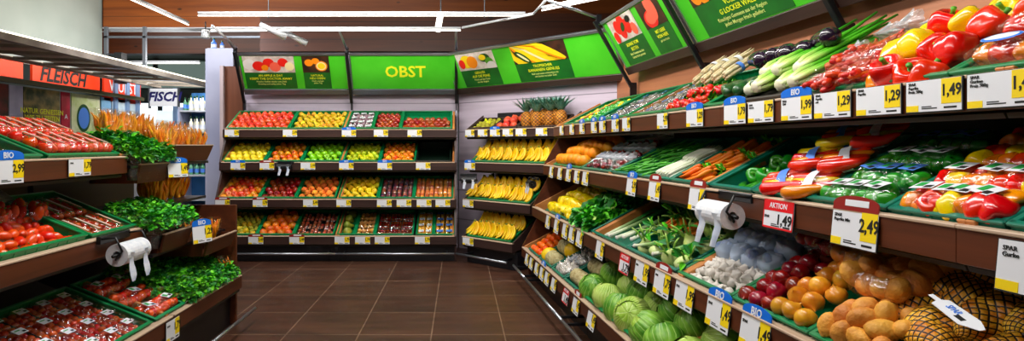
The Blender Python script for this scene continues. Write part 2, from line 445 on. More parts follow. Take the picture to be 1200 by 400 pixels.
m_melon = mat('cantaloupe_rind', 'a8966a', 'cfc49a', rough=.7, scale=38, bump=.6, bscale=60, vary=.1)
m_melony = mat('yellow_melon', 'f4b008', 'fcd030', rough=.4, scale=8, bump=.1)
m_carrot = mat('carrot_orange', 'f0640a', 'ff8a1c', rough=.45, scale=16, vary=.12)
m_rad = mat('radish_red', 'c00c22', 'e02030', rough=.3, scale=9, coat=.4, vary=.1)
m_chili = mat('chili_red', 'a80c14', 'd42420', rough=.3, coat=.4, vary=.15)
m_pine = uv_lines_mat('pineapple_rind', 'a8641a', 'd89430', '3a2a0c', 9, 8, .1, .6, bump=1)
m_pineleaf = mat('pineapple_leaf', '3a7a6a', '84b8a8', rough=.5, scale=20)
m_net = uv_lines_mat('potato_net', 'c87a14', 'f4c444', '1c1004', 14, 15, .12, .45)
m_netd = uv_lines_mat('potato_net_dark', '8a7a30', 'c0a040', '141408', 14, 16, .13, .5)
m_pome = mat('pomegranate', 'c8202c', 'e86a4a', rough=.4, scale=9, vary=.1)
m_cel = axis_mat('celery_stalk', [(0, 'e8f0c0'), (.1, 'c0dc80'), (.28, '5cb02c'), (1, '2a8a18')], 1, .42, .35)
m_leek = axis_mat('leek_stalk', [(0, 'f4f4e4'), (.4, 'b8d890'), (.7, '2f8a3c'), (1, '145a30')], 1, .5, .4)
m_labelg = mat('label_green', '2f9a4a', rough=.5)
m_labelb = mat('label_blue', '5f8fe0', rough=.5)
m_tray = mat('black_tray', '0c0c10', rough=.35)
m_bag = film_mat('blue_net_bag', 'f0f6ff', .2, .3, base=('d4e4ff', .75))

APP = {k: round_fruit('apple', .045, AP, m, stem=M_bstem) for k, m in dict(red=m_apple_r, dark=m_apple_dr, ry=m_apple_ry, yellow=m_apple_y, green=m_apple_g).items()}
PEARS = round_fruit('pear', .038, PEAR, m_pear, stem=M_bstem); PEARG = round_fruit('pear', .036, PEAR, m_lime, stem=M_bstem)
NECT = round_fruit('nectarine', .04, AP, m_nect); PLUM = round_fruit('plum', .03, KIWI, m_plum); MANGO = round_fruit('mango', .05, KIWI, m_mango)
KIW = round_fruit('kiwi', .032, KIWI, m_kiwi); ORA = round_fruit('orange', .06, SP, m_orange, wob=.03, nu=18, nv=12)
MANDA = round_fruit('mandarin', .036, AP, mat('mandarin_peel', 'ee4a08', 'fa7414', rough=.4, scale=10, vary=.1), wob=.03)
TOM = round_fruit('tomato', .034, AP, m_tom, stem=M_stem); PTOM = round_fruit('plum_tomato', .027, [(math.sin(PI*i/8), 1.5*math.cos(PI*i/8)) for i in range(9)], m_tom, stem=M_stem)
CTOM = round_fruit('tomato', .024, AP, m_cherry, stem=M_stem, n=2, nu=10, nv=7)
RPEP = round_fruit('bell_pepper', .055, BELL, m_pep_r, .07, 4, .1, nu=28, nv=16); YPEP = round_fruit('bell_pepper', .055, BELL, m_pep_y, .07, 4, .1, nu=28, nv=16)
OPEP = round_fruit('bell_pepper', .045, BELL, m_pep_o, .07, 3, .1, nu=24, nv=14); GPEP = round_fruit('bell_pepper', .045, BELL, m_pep_g, .07, 3, .1, nu=20, nv=12)
POT = potato_meshes(m_pot); ONION = round_fruit('onion', .042, ONI, m_onion, wob=.06, nu=18, nv=14); RON = round_fruit('red_onion', .042, ONI, m_ronion, wob=.06, nu=18, nv=14)
GARL = round_fruit('garlic_bulb', .03, GAR, m_garlic, .07, 7, .06, nu=22, nv=10); GARB = round_fruit('garlic_bulb', .032, GAR, m_garlicb, .07, 7, .06, nu=22, nv=10)
MEL = round_fruit('cantaloupe_melon', .08, SP, m_melon, .02, 9, .04, nu=20, nv=14); MELY = round_fruit('yellow_melon', .085, SP, m_melony, .03, 8, .04, nu=20, nv=14)
POME = round_fruit('pomegranate', .05, [(0, 1.25), (.22, 1.2), (.16, .95), (.5, .88)]+SP[3:], m_pome)
PUMP = round_fruit('orange', .062, SP, m_orange, wob=.04, nu=18, nv=12)
BAN = banana_mesh(m_ban, m_bang)
def stem_mesh(r, l, mt=M_stem):
    b = MB(); b.ball(lambda th, ph: Vector((math.sin(ph)*math.cos(th)*r*2.1*(1+.2*math.cos(5*th)), math.sin(ph)*math.sin(th)*r*2.1*(1+.2*math.cos(5*th)), math.cos(ph)*r*.5)), mt, 15, 6)
    b.tube([(0, 0, 0), (.1*l, 0, l*.5), (.35*l, 0, l)], [r, r*.85, r*1.1], mt, 8); return b.mesh('stem')
PST = stem_mesh(.008, .03)
def pointed(mt, L_=.16, r=.024, name='pointed_pepper', seed=0, bend=.03):
    b = MB(); n = 12; pts = []; rs = []
    for i in range(n+1):
        t = i/n; pts.append((bend*math.sin(PI*t)+.008*math.sin(7*t+seed), (t-.5)*L_, .004*math.sin(5*t+seed)))
        rs.append(r*min(1, (t*9+.25))**.5*(1-t**2.2)**.7+.0015)
    b.tube(pts, rs, mt, 12); return b.mesh(name)
PPR = [pointed(m_pep_r, seed=k) for k in range(3)]; PPY = [pointed(m_pep_y, seed=k) for k in range(2)]; PPO = [pointed(m_pep_o, seed=k) for k in range(2)]
CUC = [pointed(m_cuc, .26, .027, 'cucumber', k, .02) for k in range(2)]; ZUC = [pointed(m_pep_g, .2, .026, 'courgette', k, .015) for k in range(2)]
EGG = [pointed(m_egg, .24, .045, 'aubergine', k, .02) for k in range(2)]
CAR = pointed(m_carrot, .17, .014, 'carrot', 1, .004)
CHI = pointed(m_chili, .1, .011, 'chili', 1, .012)
_ = None

# ------------------------------------------------------------------ displays
class Disp:
    def __init__(s, name, ox, oy, rot, levels, mats):
        s.name = name; s.o = Vector((ox, oy, 0)); s.rot = rot; s.lv = levels; s.fas = mats
        s.u = Vector((math.cos(rot), math.sin(rot), 0)); s.n = Vector((-math.sin(rot), math.cos(rot), 0))
    def M(s, x, t, z): 
        p = s.o+s.u*x+s.n*t; return T(p.x, p.y, z) @ R(s.rot)
    def px(s, px, lev=None, t=None):
        """distance along the front edge that the picture column px falls on"""
        t = s.lv[lev][0] if t is None else t
        p = s.o+s.n*t; k = (px-CX)/F
        return (k*p.y-p.x)/(s.u.x-k*s.u.y)
LV = [(0, .34), (.12, .80), (.25, 1.275), (.37, 1.71)]
B = Disp('back fruit display', -3.13, 7.6, 0, LV, M_fas_b)
Mi = Disp('banana display', .033, 7.59, -PI/4, LV, M_fas_b)
th = math.atan(60/700)
RX0 = 1.30
Rd = Disp('vegetable display', RX0-.0857*6.8, 6.8, -(PI/2-th), LV, M_fas_r)
Ld = Disp('tomato display', -1.81, 1.0, PI/2, [(0, .42), (.19, .98), (.29, 1.43)], M_fas_r)
TILT = math.radians(27)

def shelf_unit(D, a, b, label, depth=.98, dset=None, ends=(False, False), spans=None, levels=None, mt=None, trim=M_trim, plinth=True, tilt=TILT, div=True, group=None, rail=True):
    """a bay between a and b along the display"""
    parts = []; mt = mt or D.fas
    lv = D.lv if levels is None else [D.lv[i] for i in levels]
    for i, (t, z) in enumerate(lv):
        x0, x1 = (a, b) if spans is None else spans[i]
        dp = (depth-t)-.02
        f = MB(); f.box(x0, x1, t, t+.022, z-.11, z-.012, mt, bev=.003); parts.append(('shelf_fascia', f.mesh('shelf_fascia')))
        f = MB(); f.box(x0, x1, t-.004, t+.05, z-.012, z, trim, bev=.003); parts.append(('edge_trim', f.mesh('edge_trim')))
        f = MB(); Mx = T(0, t+.03, z-.118) @ R(tilt, 'X'); f.box(x0+.004, x1-.004, 0, dp/math.cos(tilt)-.04, -.018, 0, M_carton, Mx); parts.append(('shelf_board', f.mesh('shelf_board')))
        if div:
            for k, xx in enumerate((x0, x1)):
                f = MB(); Mx = T(0, t+.03, z-.02) @ R(tilt, 'X'); w0, w1 = (xx, xx+.028) if k == 0 else (xx-.028, xx)
                f.box(w0, w1, .01, min(.58, dp), -.07, .03, M_div, Mx, bev=.003); parts.append(('divider', f.mesh('divider')))
    if plinth:
        f = MB(); f.box(a, b, .1, .3, 0, .22, M_dark, bev=.004); parts.append(('plinth', f.mesh('plinth')))
    if rail:
        f = MB(); f.tube([(a, -.1, .13), (b, -.1, .13)], .014, M_steel, 8)
        for xx in (a+.1, b-.1): f.box(xx-.012, xx+.012, -.1, .12, .12, .14, M_black)
        parts.append(('bumper_rail', f.mesh('bumper_rail')))
    f = MB(); f.box(a, b, depth-.03, depth, 0, min(1.95, lv[-1][1]+.22), M_dark); parts.append(('back_board', f.mesh('back_board')))
    for k, e in enumerate(ends):
        if e:
            f = MB(); xx = a if k == 0 else b; sg = -1 if k == 0 else 1; y0 = xx if sg > 0 else xx-.025; 
            prof = [(.08, 0), (depth, 0), (depth, lv[-1][1]+.22), (lv[-1][0]+.02, lv[-1][1]+.0)]
            for (t, z) in reversed(lv): prof += [(t+.0, z-.005), (t, z-.11), (t+.06, z-.13)]
            vs = [(y0, p[0], p[1]) for p in prof]+[(y0+.025, p[0], p[1]) for p in prof]; n = len(prof)
            f.add(vs, [list(range(n))[::-1], list(range(n, 2*n))]+[[i, (i+1) % n, n+(i+1) % n, n+i] for i in range(n)], mt)
            parts.append(('end_panel', f.mesh('end_panel')))
    return thing('produce_shelf_unit', label, 'shelf unit', D.M(0, 0, 0), None, parts, group)

def crate_mesh(w, d, h, mt, floor=.0, hole=True):
    b = MB(); t = .008
    b.box(0, w, 0, d, 0, max(.006, floor), mt)
    # long walls
    for y0 in (0, d-t):
        b.box(0, w, y0, y0+t, 0, h, mt)
        for k in range(1, int(w/.07)):
            xx = k*w/int(w/.07); b.box(xx-.003, xx+.003, y0-.003, y0+t+.003, .01, h-.012, mt)
    for x0 in (0, w-t):
        if hole and d > .35 and h > .09:
            a, c = d*.5-.06, d*.5+.06; z0, z1 = h*.5, h*.8
            b.box(x0, x0+t, 0, a, 0, h, mt); b.box(x0, x0+t, c, d, 0, h, mt); b.box(x0, x0+t, a, c, 0, z0, mt); b.box(x0, x0+t, a, c, z1, h, mt)
        else: b.box(x0, x0+t, 0, d, 0, h, mt)
        for k in range(1, 6):
            yy = k*d/6
            if abs(yy-d/2) > .07: b.box(x0-.002, x0+t+.002, yy-.003, yy+.003, .01, h-.012, mt)
    # rim lip
    r = .016
    for q in ((-.004, w+.004, -.006, r), (-.004, w+.004, d-r, d+.006), (-.006, r, 0, d), (w-r, w+.006, 0, d)):
        b.box(q[0], q[1], q[2], q[3], h-.007, h+.004, mt, bev=.003)
    return b.mesh('crate')

class Crate:
    def __init__(s, D, lev, a, b, what, mt=M_green, h=.11, floor=.03, depth=.56, tilt=TILT, px=True, top=.018, noobj=False, label=None):
        if px: a, b = D.px(a, lev), D.px(b, lev)
        t, z = D.lv[lev]; s.D = D; s.w = b-a-.008; s.d = depth; s.h = h
        # front wall top sits just above the fascia edge
        s.M = D.M(a+.004, t+.035+h*math.sin(tilt), z+top-h*math.cos(tilt)) @ R(tilt, 'X')
        s.shelf = ['bottom', 'third', 'second', 'top'][lev] if len(D.lv) == 4 else ['bottom', 'middle', 'top'][lev]
        s.place = f"{s.shelf} shelf of {D.name}"
        col = 'green' if mt is M_green else 'teal green' if mt is M_teal else 'dark'
        if not noobj:
            thing('crate', label or f"{col} plastic crate of {what}, {s.place}", 'crate', s.M, crate_mesh(s.w, depth, h, mt, floor), group='produce crates')
        s.floor = floor
    def fill(s, meshes, name, desc, cat, r, rows=None, cols=None, zoff=0, rot=True, group=None, x0=.012, x1=None, y0=.012, y1=None, parts=None, heap=.012, jit=.12, squash=1, cyc=None, fixed=None, skip=0, yr=None):
        x1 = s.w-.012 if x1 is None else x1; y1 = s.d-.012 if y1 is None else y1
        yr = yr or r
        cols = cols or max(1, int((x1-x0)/(2*r*.96))); rows = rows or max(1, int((y1-y0)/(2*yr*.88)))
        dx = (x1-x0)/cols; dy = (y1-y0)/rows
        for j in range(rows):
            n = cols if j % 2 == 0 or cols < 3 else cols-1
            for i in range(n):
                if skip and rnd.random() < skip: continue
                x = x0+dx*(i+.5+(0 if n == cols else .5))+rr(-jit, jit)*r; y = y0+dy*(j+.5)+rr(-jit, jit)*yr
                z = s.floor+r*.85+zoff+heap*math.sin(PI*(x-x0)/(x1-x0))*math.sin(PI*(y-y0)/(y1-y0))+rr(0, .25)*r
                rm = fixed() if fixed else rrot()
                me = meshes[(cyc(i, j) if cyc else rnd.randrange(len(meshes)))]
                thing(name, f"{desc}, {ORD[i]} in {ROW[j]} row, {s.place}", cat, s.M @ T(x, y, z) @ rm @ S(rr(.93, 1.06)), me, parts() if parts else (), group or f"{desc} on {s.place}")

def rdup(pr=.5): return Euler((rr(-pr, pr), rr(-pr, pr), rr(0, 2*PI))).to_matrix().to_4x4()

# ---- B : back fruit display
W0, W1, WM = 0, 3.07, 1.575
shelf_unit(B, 0, WM, 'walnut shelf unit of four sloping shelves, under the poster with apples', depth=1.08, ends=(True, False), group='fruit shelf units')
shelf_unit(B, WM, W1, 'walnut shelf unit of four sloping shelves, under the OBST sign', depth=1.08, ends=(False, True), group='fruit shelf units')
c = Crate(B, 3, 263.5, 337, 'red apples'); c.fill(APP['red'], 'apple', 'glossy red apple', 'apple', .045, group='red apples in the top crate')
c = Crate(B, 3, 337.5, 401, 'yellow brown pears'); c.fill(PEARS, 'pear', 'yellow brown pear', 'pear', .041, group='pears in the top crate')
def punnet(D, M, me, n, name, label, fruitname, w=.12, d=.17, h=.05, lab=M_white, r=.03, layer_z=.03, group=None, tray=None, filmy=True, labm=None, fm=None, cols=None, lpos=(.0, .02)):
    b = MB(); tm = tray or m_tray
    b.box(0, w, 0, d, 0, .004, tm); b.box(0, .003, 0, d, 0, h*.6, tm); b.box(w-.003, w, 0, d, 0, h*.6, tm); b.box(0, w, 0, .003, 0, h*.6, tm); b.box(0, w, d-.003, d, 0, h*.6, tm)
    parts = [('tray', b.mesh('tray'))]
    cols = cols or max(1, round(w/(2*r))); rws = max(1, math.ceil(n/cols)); k = 0
    for j in range(rws):
        for i in range(cols):
            if k >= n: break
            parts.append((fruitname, rnd.choice(me), T(w*(i+.5)/cols, d*(j+.5)/rws, layer_z+rr(0, .3)*r) @ rrot() @ S(rr(.9, 1.05)))); k += 1
    if filmy:
        f = MB(); f.box(.001, w-.001, .001, d-.001, h*.6, h+r*.55, fm or M_film, bev=.012); parts.append(('film', f.mesh('film')))
    if lab:
        f = MB(); lw, ld = labm or (w*.7, d*.35); z = h+r*.6+.003; f.box(w/2-lw/2+lpos[0], w/2+lw/2+lpos[0], d*.5-ld/2+lpos[1], d*.5+ld/2+lpos[1], z-.001, z, lab)
        g = MB(); z += .0004
        g.box(w/2-lw*.38+lpos[0], w/2+lw*.1+lpos[0], d*.5+ld*.1+lpos[1], d*.5+ld*.25+lpos[1], z, z+.0006, m_labelg); g.box(w/2+lw*.12+lpos[0], w/2+lw*.4+lpos[0], d*.5-ld*.35+lpos[1], d*.5-ld*.05+lpos[1], z, z+.0006, M_ink)
        parts.append(('pack_label', f.mesh('pack_label'), None, None, [('print', g.mesh('print'))]))
    return thing(name, label, 'punnet', M, None, parts, group)
def punnets(c, me, n, what, fruit, cols, rows, lab, r=.028, h=.05, tray=None, x0=.01, x1=None, y0=.01, y1=None, z=None, skip=(), group=None, fm=None, lmn=None, fc=None, lpos=(0, .02), labf=None):
    x1 = c.w-.01 if x1 is None else x1; y1 = c.d-.01 if y1 is None else y1
    dx = (x1-x0)/cols; dy = (y1-y0)/rows
    for j in range(rows):
        for i in range(cols):
            if (i, j) in skip: continue
            punnet(c.D, c.M @ T(x0+dx*i+.002, y0+dy*j+.003, c.floor if z is None else z) @ R(rr(-.04, .04)), me if not callable(me) else me(i, j), n, 'fruit_punnet' if fruit not in ('tomato', 'bell_pepper', 'plum_tomato', 'courgette', 'pointed_pepper') else 'vegetable_punnet',
                   f"{what}, {ORD[i]} in {ROW[j]} row, {c.place}", fruit, dx-.006, dy-.008, h, labf(i, j) if labf else lab, r, group=group or f"{what} on {c.place}", tray=tray, fm=fm, labm=lmn, layer_z=r*.9, cols=fc, lpos=lpos)
m_mush = round_fruit('plum', .03, SP, mat('plum_pale', '8a5a78', 'd8c0c8', rough=.4, scale=20, vary=.3), n=2, nu=10, nv=7)
c = Crate(B, 3, 404, 435.5, 'wrapped plums'); punnets(c, m_mush, 4, 'clear pack of pale plums', 'plum', 3, 4, M_white, r=.03)
c = Crate(B, 3, 436, 468.5, 'red plum packs'); c.fill(round_fruit('plum', .034, SP, m_apple_dr), 'plum', 'round dark red plum', 'plum', .034)
c = Crate(B, 3, 469, 529.5, 'small red apples'); c.fill(APP['dark'], 'apple', 'small dark red apple', 'apple', .042, y1=.36, heap=.0)
c = Crate(B, 2, 258, 308.5, 'yellow apples'); c.fill(APP['yellow'], 'apple', 'bright yellow apple', 'apple', .045, group='yellow apples in their crate')
c = Crate(B, 2, 309.5, 352, 'red and yellow apples'); c.fill(APP['ry'], 'apple', 'red and yellow apple', 'apple', .045)
c = Crate(B, 2, 352.5, 398, 'green apples'); c.fill(APP['green'], 'apple', 'bright green apple', 'apple', .045)
c = Crate(B, 2, 401, 444, 'yellow green pears'); c.fill(PEARG, 'pear', 'yellow green pear', 'pear', .036)
c = Crate(B, 2, 444.5, 486.5, 'red and orange nectarines'); c.fill(NECT+APP['ry'][:1], 'nectarine', 'red orange nectarine', 'nectarine', .042)
Crate(B, 2, 487, 528.5, 'nothing', floor=.008, label='empty dark green crate at the end of the back display\'s second shelf', h=.12, mt=mat('crate_black', '06160e', rough=.4))
c = Crate(B, 1, 252.5, 302, 'red apples'); c.fill(APP['ry'][:2]+APP['red'][:2], 'apple', 'orange red apple', 'apple', .043)
c = Crate(B, 1, 302.5, 345, 'dark red apples'); c.fill(APP['dark'], 'apple', 'dark red apple', 'apple', .045)
c = Crate(B, 1, 345.5, 392.5, 'peaches'); c.fill(round_fruit('peach', .045, AP, mat('peach_skin', 'e0452a', 'f6a440', rough=.7, scale=9, vary=.2)), 'peach', 'orange red peach', 'peach', .047)
c = Crate(B, 1, 396, 442, 'quinces'); c.fill(round_fruit('quince', .042, PEAR, mat('quince_skin', 'e0a414', 'f2d030', rough=.5, scale=9, vary=.25)), 'quince', 'golden yellow quince', 'quince', .043)
c = Crate(B, 1, 442.5, 484, 'plum packs'); punnets(c, lib('pl2', lambda: round_fruit('plum', .03, SP, mat('plum_mixed', '30406a', 'c8483c', rough=.35, scale=18, vary=.5), n=3, nu=10, nv=7)), 6, 'clear pack of mixed plums', 'plum', 3, 4, None, r=.028)
c = Crate(B, 1, 484.5, 531, 'apricot packs'); punnets(c, lib('ap2', lambda: round_fruit('apricot', .03, SP, mat('apricot_mixed', 'c8341c', 'f0963a', rough=.4, scale=14, vary=.3), n=3, nu=10, nv=7)), 6, 'clear pack of orange apricots', 'apricot', 4, 4, None, r=.028)
c = Crate(B, 0, 254, 299, 'kiwis'); c.fill(KIW+PEARS[:1], 'kiwi', 'yellow brown kiwi', 'kiwi', .036)
c = Crate(B, 0, 299.5, 342.5, 'mangoes'); c.fill(MANGO, 'mango', 'orange and red mango', 'mango', .05)
c = Crate(B, 0, 343, 390.5, 'strawberry punnets'); punnets(c, lib('st', lambda: round_fruit('strawberry', .024, [(0, .7), (.5, .75), (.95, .4), (.9, -.1), (.6, -.7), (.2, -1.1), (0, -1.15)], mat('strawberry_red', 'c8202c', 'f08a6a', rough=.4, scale=30, vary=.2), n=2, nu=10, nv=7)), 8, 'clear punnet of red strawberries', 'strawberry', 3, 3, None, r=.024)
def cac(): pass
c = Crate(B, 0, 394, 414.5, 'green papayas'); c.fill(round_fruit('papaya', .06, PEAR, mat('papaya_skin', '4a6a28', 'a09a3a', rough=.4, scale=9, vary=.2)), 'papaya', 'dark green papaya', 'papaya', .062)
c = Crate(B, 0, 415, 438, 'peach packs'); punnets(c, lib('ap3', lambda: round_fruit('apricot', .032, SP, mat('apricot_pale', 'e08a3a', 'f8cc8a', rough=.5, scale=10, vary=.2), n=3, nu=10, nv=7)), 4, 'clear pack of pale apricots', 'apricot', 2, 3, None, r=.03)
c = Crate(B, 0, 438.5, 484, 'cherry punnets'); punnets(c, lib('ch', lambda: round_fruit('cherry', .021, SP, mat('cherry_red', '6a0812', 'b8182a', rough=.2, scale=10, vary=.3, coat=.5), n=2, nu=8, nv=6)), 12, 'clear punnet of dark cherries', 'cherry', 3, 3, None, r=.02)
c = Crate(B, 0, 487, 507.5, 'yellow plum punnets'); punnets(c, lib('ap4', lambda: round_fruit('mirabelle', .028, SP, mat('mirabelle_skin', 'e8921c', 'f6c44a', rough=.4, scale=10, vary=.2), n=2, nu=10, nv=7)), 6, 'clear tub of golden mirabelles', 'mirabelle', 2, 4, M_white, r=.026)
c = Crate(B, 0, 508, 533.5, 'physalis punnets'); punnets(c, lib('ap4', None), 6, 'clear tub of orange physalis', 'physalis', 2, 4, m_labelb, r=.026)

# ---- Mi : banana display
def mspan(lev, a, b): return (Mi.px(a, lev), Mi.px(b, lev))
sp = [mspan(0, 541, 600), mspan(1, 542, 621), mspan(2, 548, 653), mspan(3, 545, 662)]
shelf_unit(Mi, sp[0][0], sp[0][1], 'angled walnut shelf unit in the corner, holding bananas and pineapples', depth=.72, spans=sp, group='fruit shelf units', div=False)
# side walls of the boxes
b = MB()
for lev in range(4):
    t, z = LV[lev]; dp = .70-t; x = sp[lev][1]
    Mx = T(x-.02, t+.02, z-.11)
    vs = [(0, 0, 0), (0, dp, .1), (0, dp, .14+dp*math.tan(TILT)), (0, 0, .11)]
    vs2 = [Mx @ Vector(v) for v in vs]+[Mx @ Vector((v[0]+.02, v[1], v[2])) for v in vs]
    q = MB(); q.add(vs2, [[3, 2, 1, 0], [4, 5, 6, 7], [0, 1, 5, 4], [1, 2, 6, 5], [2, 3, 7, 6], [3, 0, 4, 7]], M_fas_b)
    x = sp[lev][0]; Mx = T(x, t+.02, z-.11)
    vs2 = [Mx @ Vector(v) for v in vs]+[Mx @ Vector((v[0]+.02, v[1], v[2])) for v in vs]
    q2 = MB(); q2.add(vs2, [[3, 2, 1, 0], [4, 5, 6, 7], [0, 1, 5, 4], [1, 2, 6, 5], [2, 3, 7, 6], [3, 0, 4, 7]], M_fas_b)
    un = bpy.data.objects['produce_shelf_unit.002']
    mkparts(un, [('side_wall', q.mesh('side_wall')), ('side_wall', q2.mesh('side_wall'))])
def bunch(M, label, group, n=5, s=1.0):
    parts = []
    k = MB(); k.ball(lambda th, ph: Vector((math.sin(ph)*math.cos(th)*.022, math.sin(ph)*math.sin(th)*.01, math.cos(ph)*.012)), m_bang, 8, 6); parts.append(('crown', k.mesh('crown'), T(0, 0, 0)))
    for i in range(n):
        f = (i-(n-1)/2)
        # each banana starts at the crown and curves down towards the aisle
        Mx = R(f*.2, 'Z') @ T(f*.012, 0, 0) @ R(rr(-.1, .1)+.1, 'X') @ T(0, -.094, -.036) @ R(PI, 'Z') @ T(0, 0, 0)
        parts.append(('banana', BAN, Mx @ R(f*.12, 'Y')))
    thing('banana_bunch', label, 'banana bunch', M @ S(s), None, parts, group)
def banana_shelf(lev, a, b, cols, rows, depth):
    c = Crate(Mi, lev, a, b, 'bananas', mt=M_green, depth=depth, floor=.05, h=.09, label=f"green crate lining under the bananas, {['bottom','third','second'][lev]} shelf of banana display")
    for j in range(rows):
        for i in range(cols):
            bunch(c.M @ T(c.w*(i+.5)/cols+rr(-.01, .01), .17+.2*j, .2+.01*j+rr(0, .015)) @ R(rr(-.6, .1)) @ R(rr(.45, .75), 'X'), f"yellow banana bunch, {ORD[i]} in {ROW[j]} row, {c.place}", f"bananas on {c.place}", n=rnd.choice((5, 6, 5)), s=rr(1.0, 1.12))
banana_shelf(2, 550, 648, 11, 2, .42)
banana_shelf(1, 545, 617, 9, 2, .5)
banana_shelf(0, 545, 596, 7, 2, .5)
m_box = mat('dark_wood_box', '2e211c', '46342c', rough=.6, scale=5)
c = Crate(Mi, 3, 547, 574, 'kiwis', mt=m_box, depth=.31, h=.1, floor=.03, label='dark wooden box of kiwis and pears at the banana display\'s top end'); c.fill(KIW+PEARG[:1], 'kiwi', 'brown green kiwi', 'kiwi', .036)
c = Crate(Mi, 3, 575, 602, 'pomegranates', mt=m_box, depth=.31, h=.1, floor=.03, label='dark wooden box of red pomegranates beside the pineapples'); c.fill(POME, 'pomegranate', 'red pomegranate', 'pomegranate', .05, heap=.04)
Cp = Crate(Mi, 3, 603, 655, 'pineapples', mt=m_box, depth=.31, h=.1, floor=.01, label='dark wooden box holding the standing pineapples')
def pineapple(M, label):
    b = MB(); b.ball(lambda th, ph: Vector((math.sin(ph)**.75*math.cos(th)*.062, math.sin(ph)**.75*math.sin(th)*.062, math.cos(ph)*.095)), m_pine, 20, 14)
    k = MB(); r2 = random.Random(len(label))
    for i in range(46):
        a = i*2.4; q = i/46; L_ = .17*(.55+.45*math.sin(PI*(q*.8+.2))); out = 1.5*(1-q)+.1
        dx, dy = math.cos(a), math.sin(a); w = .011
        pts = [Vector((dx*.012, dy*.012, 0)), Vector((dx*L_*.4*out, dy*L_*.4*out, L_*.45)), Vector((dx*L_*.85*out, dy*L_*.85*out, L_*.8+.0))]
        pr = Vector((-dy, dx, 0))*w
        k.add([pts[0]-pr, pts[0]+pr, pts[1]+pr*.9, pts[1]-pr*.9, pts[2]], [[0, 1, 2, 3], [3, 2, 4]], m_pineleaf)
    thing('pineapple', label, 'pineapple', M, None, [('rind', b.mesh('rind')), ('leaf_crown', k.mesh('leaf_crown'), T(0, 0, .085))], 'pineapples on the corner display')
pd = ['standing at the front beside the pomegranates', 'standing second in the front row of the wooden box', 'standing third in the front row of the wooden box', 'standing last in the front row of the wooden box',
      'standing behind the first front pineapple', 'standing behind the middle of the front pineapples', 'standing at the far corner by the price rail end']
pts = [(.1, .04), (.25, .03), (.42, .04), (.56, .045), (.17, .1), (.32, .1), (.47, .1)]
for (x, y), l in zip(pts, pd):
    M0 = Cp.M @ T(x*Cp.w/.6, y, .03); loc = M0.to_translation(); pineapple(T(*loc) @ T(0, 0, .12) @ S(1.22) @ R(rr(0, 6)) @ R(rr(-.1, .1), 'X'), 'golden pineapple '+l)

# ---- price tags
def tag_parts(w, h, price, words, style, header=''):
    """local frame: x along the shelf, y = out of the card (-y faces the shopper), z up"""
    key = (w, h, price, words, style)
    def mk():
        ps = []
        b = MB(); b.box(-w/2-.004, w/2+.004, 0, .004, -h/2-.004, h/2+.002, M_black, bev=.001); ps.append(('holder', b.mesh('holder')))
        b = MB(); b.box(-w/2, w/2, -.0015, 0, -h/2, h/2, M_white if style != 'offer' else M_white); ps.append(('card', b.mesh('card')))
        fw = .34 if style != 'offer' else .0
        b = MB()
        if style != 'offer':
            b.box(w*(.5-fw), w/2-.001, -.0025, -.0014, -h*.28, h/2-.001, M_yellow); ps.append(('price_field', b.mesh('price_field'), None, 'yellow price field'))
            b = MB(); b.box(-w/2+.001, -w*.26, -.0025, -.0014, -h/2+.001, -h*.29, M_yellow); ps.append(('corner_field', b.mesh('corner_field'), None, 'small yellow corner field'))
        else:
            b.box(-w/2, w/2, -.0025, -.0014, h*.12, h/2, M_redc); b.box(-w/2, w/2, -.0025, -.0014, -h/2, -h*.44, M_redc); b.box(-w/2, -w/2+.005, -.0025, -.0014, -h/2, h/2, M_redc); b.box(w/2-.005, w/2, -.0025, -.0014, -h/2, h/2, M_redc)
            ps.append(('red_band', b.mesh('red_band')))
        RX = R(PI/2, 'X')
        b = MB(); b.box(-w*.2, w*.08, -.0022, -.0014, -h*.42, -h*.385, M_ink); b.box(-w*.2, -w*.02, -.0022, -.0014, -h*.36, -h*.33, M_ink); b.box(w*.2, w*.42, -.0022, -.0014, -h*.43, -h*.37, M_ink); ps.append(('print', b.mesh('print')))
        if price:
            ps.append(('price_lettering', text(price, h*.5, M_ink, .025), T(w*.33 if style != 'offer' else w*.22, -.0028, h*.12 if style != 'offer' else -h*.18) @ RX @ S(.82 if style != 'offer' else 1, 1, 1)))
        if words: ps.append(('name_lettering', text(words, h*.13, M_ink, .012, align='LEFT'), T(-w*.45, -.0028, h*(.28 if style != 'offer' else -.1)) @ RX))
        if style == 'offer': ps.append(('offer_lettering', text('AKTION', h*.26, M_white, .015), T(0, -.0028, h*.3) @ RX))
        if style in ('bio', 'maroon'):
            b = MB(); mt = M_blue if style == 'bio' else M_maroon; n = 14; hh = h*.42
            vs = [(-w/2, .001, h/2), (w/2, .001, h/2)]+[(math.cos(PI*k/n)*w/2, .001, h/2+hh*(.45+.55*math.sin(PI*k/n))) for k in range(n+1)]
            vs += [(v[0], -.003, v[2]) for v in vs]; m_ = n+3
            b.add(vs, [list(range(m_)), list(range(2*m_-1, m_-1, -1))]+[[i, (i+1) % m_, m_+(i+1) % m_, m_+i] for i in range(m_)], mt)
            if style == 'bio': ps.append(('header', b.mesh('header'), None, 'domed blue header', [('header_lettering', text('BIO', h*.36, M_white, .02), T(0, -.0042, h/2+hh*.45) @ RX)]))
            else:
                o = MB(); o.box(-w*.22, w*.3, -.0042, -.003, h/2+hh*.3, h/2+hh*.72, M_white, bev=.0005)
                ps.append(('header', b.mesh('header'), None, 'maroon header with a white patch', [('header_patch', o.mesh('header_patch'))]))
        return ps
    return lib(key, mk)
